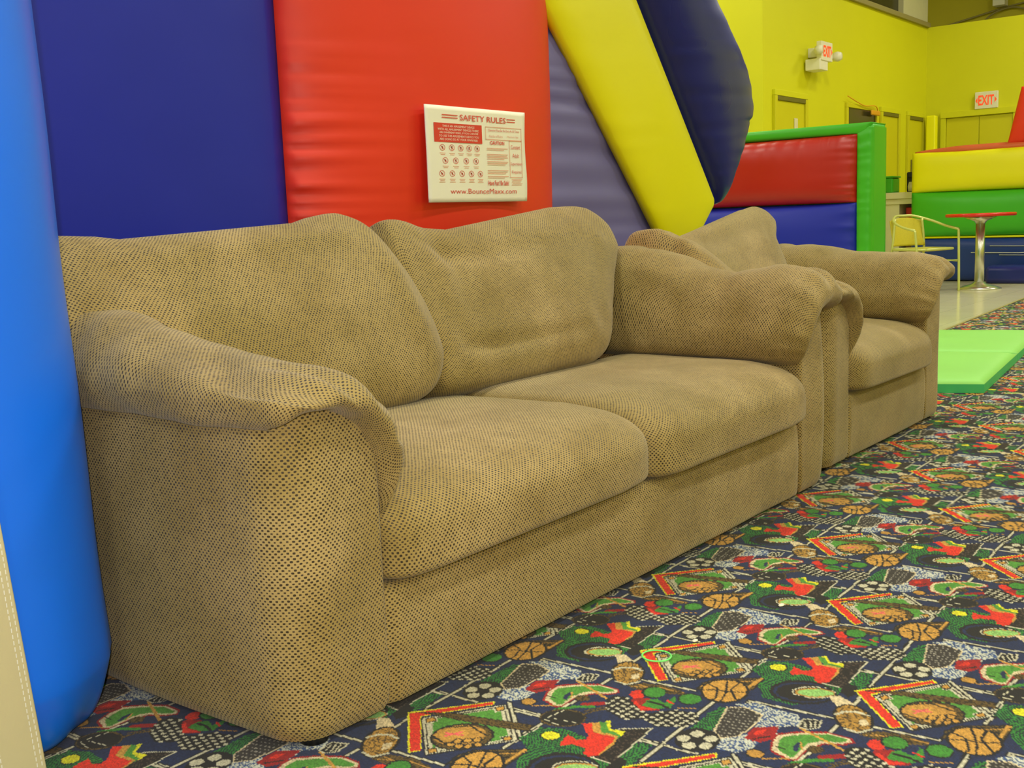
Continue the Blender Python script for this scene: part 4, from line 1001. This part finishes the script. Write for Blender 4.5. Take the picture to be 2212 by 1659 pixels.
# ------------------------------------------------------------------ counter and small background things
ct = thing('display_counter', 'cream counter unit with shelves between the green framed wall and the striped bounce house', 'counter', (13.35, 4.3, 0))
box('countertop', (-.05, .02, .965), (.5, .80, 1.04), M['cream'], ct); box('side_panel', (0, .24, 0), (.45, .46, .965), M['cream'], ct)
box('side_panel', (0, .0, 0), (.45, .03, .965), M['cream'], ct); box('shelf', (0, .03, .49), (.45, .24, .54), M['cream'], ct)
box('back_panel', (.42, .03, 0), (.45, .46, .96), M['cream'], ct); box('fascia', (-.02, .06, .90), (0, .76, .965), M['cream'], ct)
tag(box('red_box', (13.46, 4.36, .541), (13.70, 4.50, .86), M['red_paint'], bev=.01), 'red box standing on the upper shelf of the cream counter', 'box')
tag(box('brown_box', (13.45, 4.35, .12), (13.70, 4.50, .46), M['brown'], bev=.01), 'brown box in the lower space of the cream counter', 'box')
gb = thing('green_bin', 'green plastic tray standing on the counter behind the green inflatable post', 'bin', (13.5, 4.66, 1.04))
box('tray', (-.1, -.02, 0), (.15, .12, .18), M['green'], gb, bev=.02); box('rim', (-.11, -.03, .18), (.16, .13, .20), M['green'], gb, bev=.005)
bt = thing('coffee_maker', 'small black machine with pale jug on the cream counter beside the striped bounce house', 'coffee maker', (13.55, 4.45, 1.04))
box('housing', (-.05, -.04, 0), (.12, .06, .24), M['black'], bt, bev=.015); box('spout', (-.1, -.03, .17), (-.05, .03, .22), M['black'], bt, bev=.01)
lathe('jug', [(.001, 0), (.04, 0), (.045, .06), (.03, .11), (.001, .11)], M['cream'], bt, 16, (-.10, -.02, .01))
pf = thing('wall_notice', 'small dark framed notice on the yellow wall above the coffee maker', 'notice', (15.08, 4.985, 1.25))
box('frame', (0, -.012, 0), (.20, 0, .24), M['dark_flat'], pf, bev=.003); box('sheet', (.03, -.016, .03), (.17, -.010, .21), M['wall_b'], pf, bev=.001)
# dark serving hatch with decorations in the left wall
w2 = bpy.data.objects.new('window_2', None); C.objects.link(w2); w2['kind'] = 'structure'; w2.location = (12.84, 5.0, 1.0)
box('pane', (0, -.01, 0), (.92, -.002, 1.05), M['dark'], w2, bev=0, smooth=False); box('frame', (-.05, -.03, 1.05), (.97, 0, 1.10), M['wall_b'], w2)
box('frame', (-.05, -.03, -.05), (0, 0, 1.05), M['wall_b'], w2); box('frame', (.92, -.03, -.05), (.97, 0, 1.05), M['wall_b'], w2); box('sill', (-.05, -.06, -.05), (.97, 0, 0), M['wall_b'], w2)
sw = thing('paper_streamer', 'faint orange paper streamer draped above the dark hatch window', 'streamer', (12.75, 4.95, 1.93))
tube('ribbon', [(.0, 0, .24), (.3, 0, .19), (.55, 0, .16), (.85, -.02, .17), (1.0, 0, .10)], .006, M['streamer'], sw, 6, 30)
box('tassel', (.72, -.03, .06), (1.0, 0, .12), M['streamer'], sw, bev=.02)
tag(box('paper_ornament', (13.22, 4.955, 1.60), (13.38, 4.985, 1.85), M['cream'], bev=.01), 'pale paper ornament hanging in the dark hatch window', 'ornament')
for i, (x, z, lb) in enumerate(((11.08, 1.45, 'pale paper cutout taped to the left half of the yellow door'), (11.32, 1.58, 'pale paper cutout taped to the right half of the yellow door'))):
    tag(box('paper_cutout', (x, 4.975, z), (x+.085, 4.985, z+.27), M['cream'], bev=.02), lb, 'paper cutout')
tag(box('pillar', (15.5, 4.80, 0), (15.62, 4.93, 2.08), M['bright_y'], bev=.02), 'bright yellow narrow post beside the far double door', 'post')

def exit_box(t, w_, h_, d_, out):
    """sign box in the xz plane, front towards -y"""
    box('housing', (0, -d_, 0), (w_, 0, h_), M['white'], t, bev=.006)
    e = stext('EXIT', .16*w_, .84*w_, .5*h_, .58*h_, M['exit_red'], t, bold=.02)
    for v in e.data.vertices: v.co.y = -d_-.003
    for sx, s_ in ((.09, 1), (.91, -1)):
        me = bpy.data.meshes.new('arrow'); me.from_pydata([((sx-.05*s_)*w_, -d_-.003, .5*h_), ((sx+.035*s_)*w_, -d_-.003, .68*h_), ((sx+.035*s_)*w_, -d_-.003, .32*h_)], [], [(0, 1, 2)]); box_uv(me)
        link('arrow', me, M['exit_red'], t)
ex = thing('exit_sign', 'lit EXIT sign with arrows on the far yellow wall above the double door', 'exit sign', (15.71, 4.34, 2.12), -PI/2)
exit_box(ex, .29, .22, .05, 1)
ex2 = thing('exit_sign', 'EXIT sign with emergency lamp sticking out of the left yellow wall', 'exit sign', (11.62, 4.86, 2.46))
exit_box(ex2, .30, .20, .06, 1)
box('battery_box', (-.02, -.05, -.10), (.20, .12, .02), M['white'], ex2, bev=.01)
box('mount', (.1, 0, .05), (.2, .14, .15), M['white'], ex2, bev=.006)
l1 = lathe('lamp_head', [(.001, 0), (.045, 0), (.055, .05), (.04, .09), (.001, .09)], M['white'], ex2, 16); l1.matrix_local = Matrix.Translation((.42, -.02, .07)) @ Matrix.Rotation(PI/2, 4, 'X')
l2 = lathe('lamp_head', [(.001, 0), (.04, 0), (.05, .04), (.04, .07), (.001, .07)], M['white'], ex2, 16); l2.matrix_local = Matrix.Translation((-.06, -.02, .10)) @ Matrix.Rotation(PI/2, 4, 'X')
box('arm', (.28, -.03, .05), (.40, -.01, .08), M['white'], ex2, bev=.004)

# ------------------------------------------------------------------ cafe table and chair
tb = thing('cafe_table', 'round red topped cafe table on a silver pedestal', 'table', (11.755, 3.176, .003))
lathe('tabletop', [(.001, .735), (.325, .735), (.335, .742), (.335, .762), (.325, .768), (.001, .768)], M['tabletop'], tb, 48)
lathe('top_bracket', [(.001, .66), (.045, .665), (.06, .69), (.16, .73), (.001, .735)], M['alu'], tb, 32)
lathe('pedestal', [(.001, .03), (.046, .03), (.044, .68), (.001, .68)], M['alu'], tb, 24)
lathe('base', [(.001, 0), (.21, 0), (.212, .012), (.15, .035), (.07, .055), (.05, .075), (.001, .08)], M['alu'], tb, 40)

ch = thing('bistro_chair', 'yellow woven bistro chair with pale metal tube frame beside the red table', 'chair', (11.42, 3.64, .003), math.radians(-122))
# local: +x = the way the sitter faces
def cv(name, pts, r=.012, m_='cream_metal', n=30): return tube(name, pts, r, M[m_], ch, 8, n)
U, V = np.meshgrid(np.linspace(-1, 1, 22), np.linspace(0, 1, 16), indexing='ij')
yb_ = U*.20; xb_ = -.21-.035*(1-U**2)-.06*V; zb_ = .46+.29*V-.03*V*U**2
bk = grid('backrest', np.stack([xb_, yb_, zb_], -1), M['weave'], ch); bk.modifiers.new('t', 'SOLIDIFY').thickness = .012
Us, Vs = np.meshgrid(np.linspace(-1, 1, 20), np.linspace(-1, 1, 20), indexing='ij')
st_ = grid('seat', np.stack([Us*.21*(1-.04*Vs**4), Vs*.20*(1-.06*Us**4), .435-.012*(1-Us**2)*(1-Vs**2)], -1), M['weave'], ch); st_.modifiers.new('t', 'SOLIDIFY').thickness = .02
cv('seat_rim', [(.22, -.15, .43), (.22, .15, .43), (.15, .215, .43), (-.15, .215, .43), (-.22, .15, .43), (-.22, -.15, .43), (-.15, -.215, .43), (.15, -.215, .43), (.22, -.15, .43)])
cv('back_hoop', [(.20, -.27, .62), (.02, -.27, .655), (-.15, -.24, .71), (-.28, -.12, .765), (-.30, 0, .77), (-.28, .12, .765), (-.15, .24, .71), (.02, .27, .655), (.20, .27, .62)], .013)
for s_ in (-1, 1):
    cv('leg', [(.20, s_*.27, .62), (.215, s_*.262, .45), (.23, s_*.255, .2), (.24, s_*.25, .0)], .012)
    cv('leg', [(-.22, s_*.17, .74), (-.22, s_*.20, .45), (-.27, s_*.21, .2), (-.31, s_*.215, .0)], .012)
    cv('side_stretcher', [(.22, s_*.257, .30), (0, s_*.235, .31), (-.24, s_*.205, .30)], .008, n=8)
cv('cross_stretcher', [(.22, -.257, .31), (.22, .257, .31)], .008, n=4)

# ------------------------------------------------------------------ green folding mat
mt = thing('gym_mat', 'pale green folding gym mat lying on the carpet beyond the armchair', 'mat')
A_, B_, C_, D_ = map(np.array, ((5.195, 1.372), (7.50, 1.64), (7.25, 2.9), (4.93, 2.05)))
for k_ in range(2):
    a = A_+(B_-A_)*k_/2; b = A_+(B_-A_)*(k_+1)/2-(B_-A_)*.004; d = D_+(C_-D_)*k_/2; c_ = D_+(C_-D_)*(k_+1)/2-(B_-A_)*.004
    nn2 = 24; U, V = np.meshgrid(np.linspace(0, 1, nn2), np.linspace(0, 1, nn2), indexing='ij')
    XY = ((1-U)*(1-V))[..., None]*a+(U*(1-V))[..., None]*b+(U*V)[..., None]*c_+((1-U)*V)[..., None]*d
    e_ = (1-np.abs(2*U-1)**14)*(1-np.abs(2*V-1)**14)
    Z = .042+.016*e_**.5+.003*waves(XY[..., 0], XY[..., 1], 40+k_, 6)*e_
    o = grid('mat_panel', np.concatenate([XY, Z[..., None]], -1), M['mat'], mt)
    bm = bmesh.new(); bm.from_mesh(o.data)
    ret = bmesh.ops.extrude_edge_only(bm, edges=[q for q in bm.edges if q.is_boundary])
    for v in ret['geom']:
        if isinstance(v, bmesh.types.BMVert): v.co.z = .001
    o.data.materials.append(M['mat_edge'])
    bmesh.ops.recalc_face_normals(bm, faces=bm.faces)
    for f_ in bm.faces:
        if abs(f_.normal.z) < .5: f_.material_index = 1; f_.smooth = False
    bm.to_mesh(o.data); bm.free()

# ------------------------------------------------------------------ little things on the carpet
a = np.linspace(0, 2*PI, 41)
tag(tube('hair_tie', np.stack([1.759+.0275*np.cos(a)*1.0, 1.061+.0285*np.sin(a), .004+0*a], -1), .0017, M['neon_green'], None, 6), 'pale green elastic hair tie lying on the carpet near the sofa front', 'hair tie')
for x, y, s_, lb in ((2.152, .979, .006, 'small white scrap on the dark track print of the carpet'), (1.872, 1.038, .005, 'tiny white scrap by the red bordered diamond print on the carpet')):
    g = bmesh.new(); bmesh.ops.create_icosphere(g, subdivisions=2, radius=s_)
    for v in g.verts: v.co.z = max(v.co.z, -s_*.4)*.5+s_*.25; v.co.x *= 1.6
    me = bpy.data.meshes.new('scrap'); g.to_mesh(me); g.free(); o = link('paper_scrap', me, M['white']); o.location = (x, y, .001); tag(o, lb, 'scrap')

# ------------------------------------------------------------------ ceiling troffers
for i, (x, y) in enumerate(TROFFERS):
    t = thing('ceiling_light', 'white fluorescent ceiling fixture with lit diffuser over the play hall', 'ceiling light', (x, y, CEIL-.11), 0, 'fluorescent ceiling troffers')
    if i == 0:
        hs = box('housing', (-.63, -.32, .03), (.63, .32, .11), M['white'], t); df = box('diffuser', (-.60, -.28, .01), (.60, .28, .03), M['diffuser'], t, bev=0)
    else:
        for s_ in (hs, df): c_ = s_.copy(); C.objects.link(c_); c_.parent = t
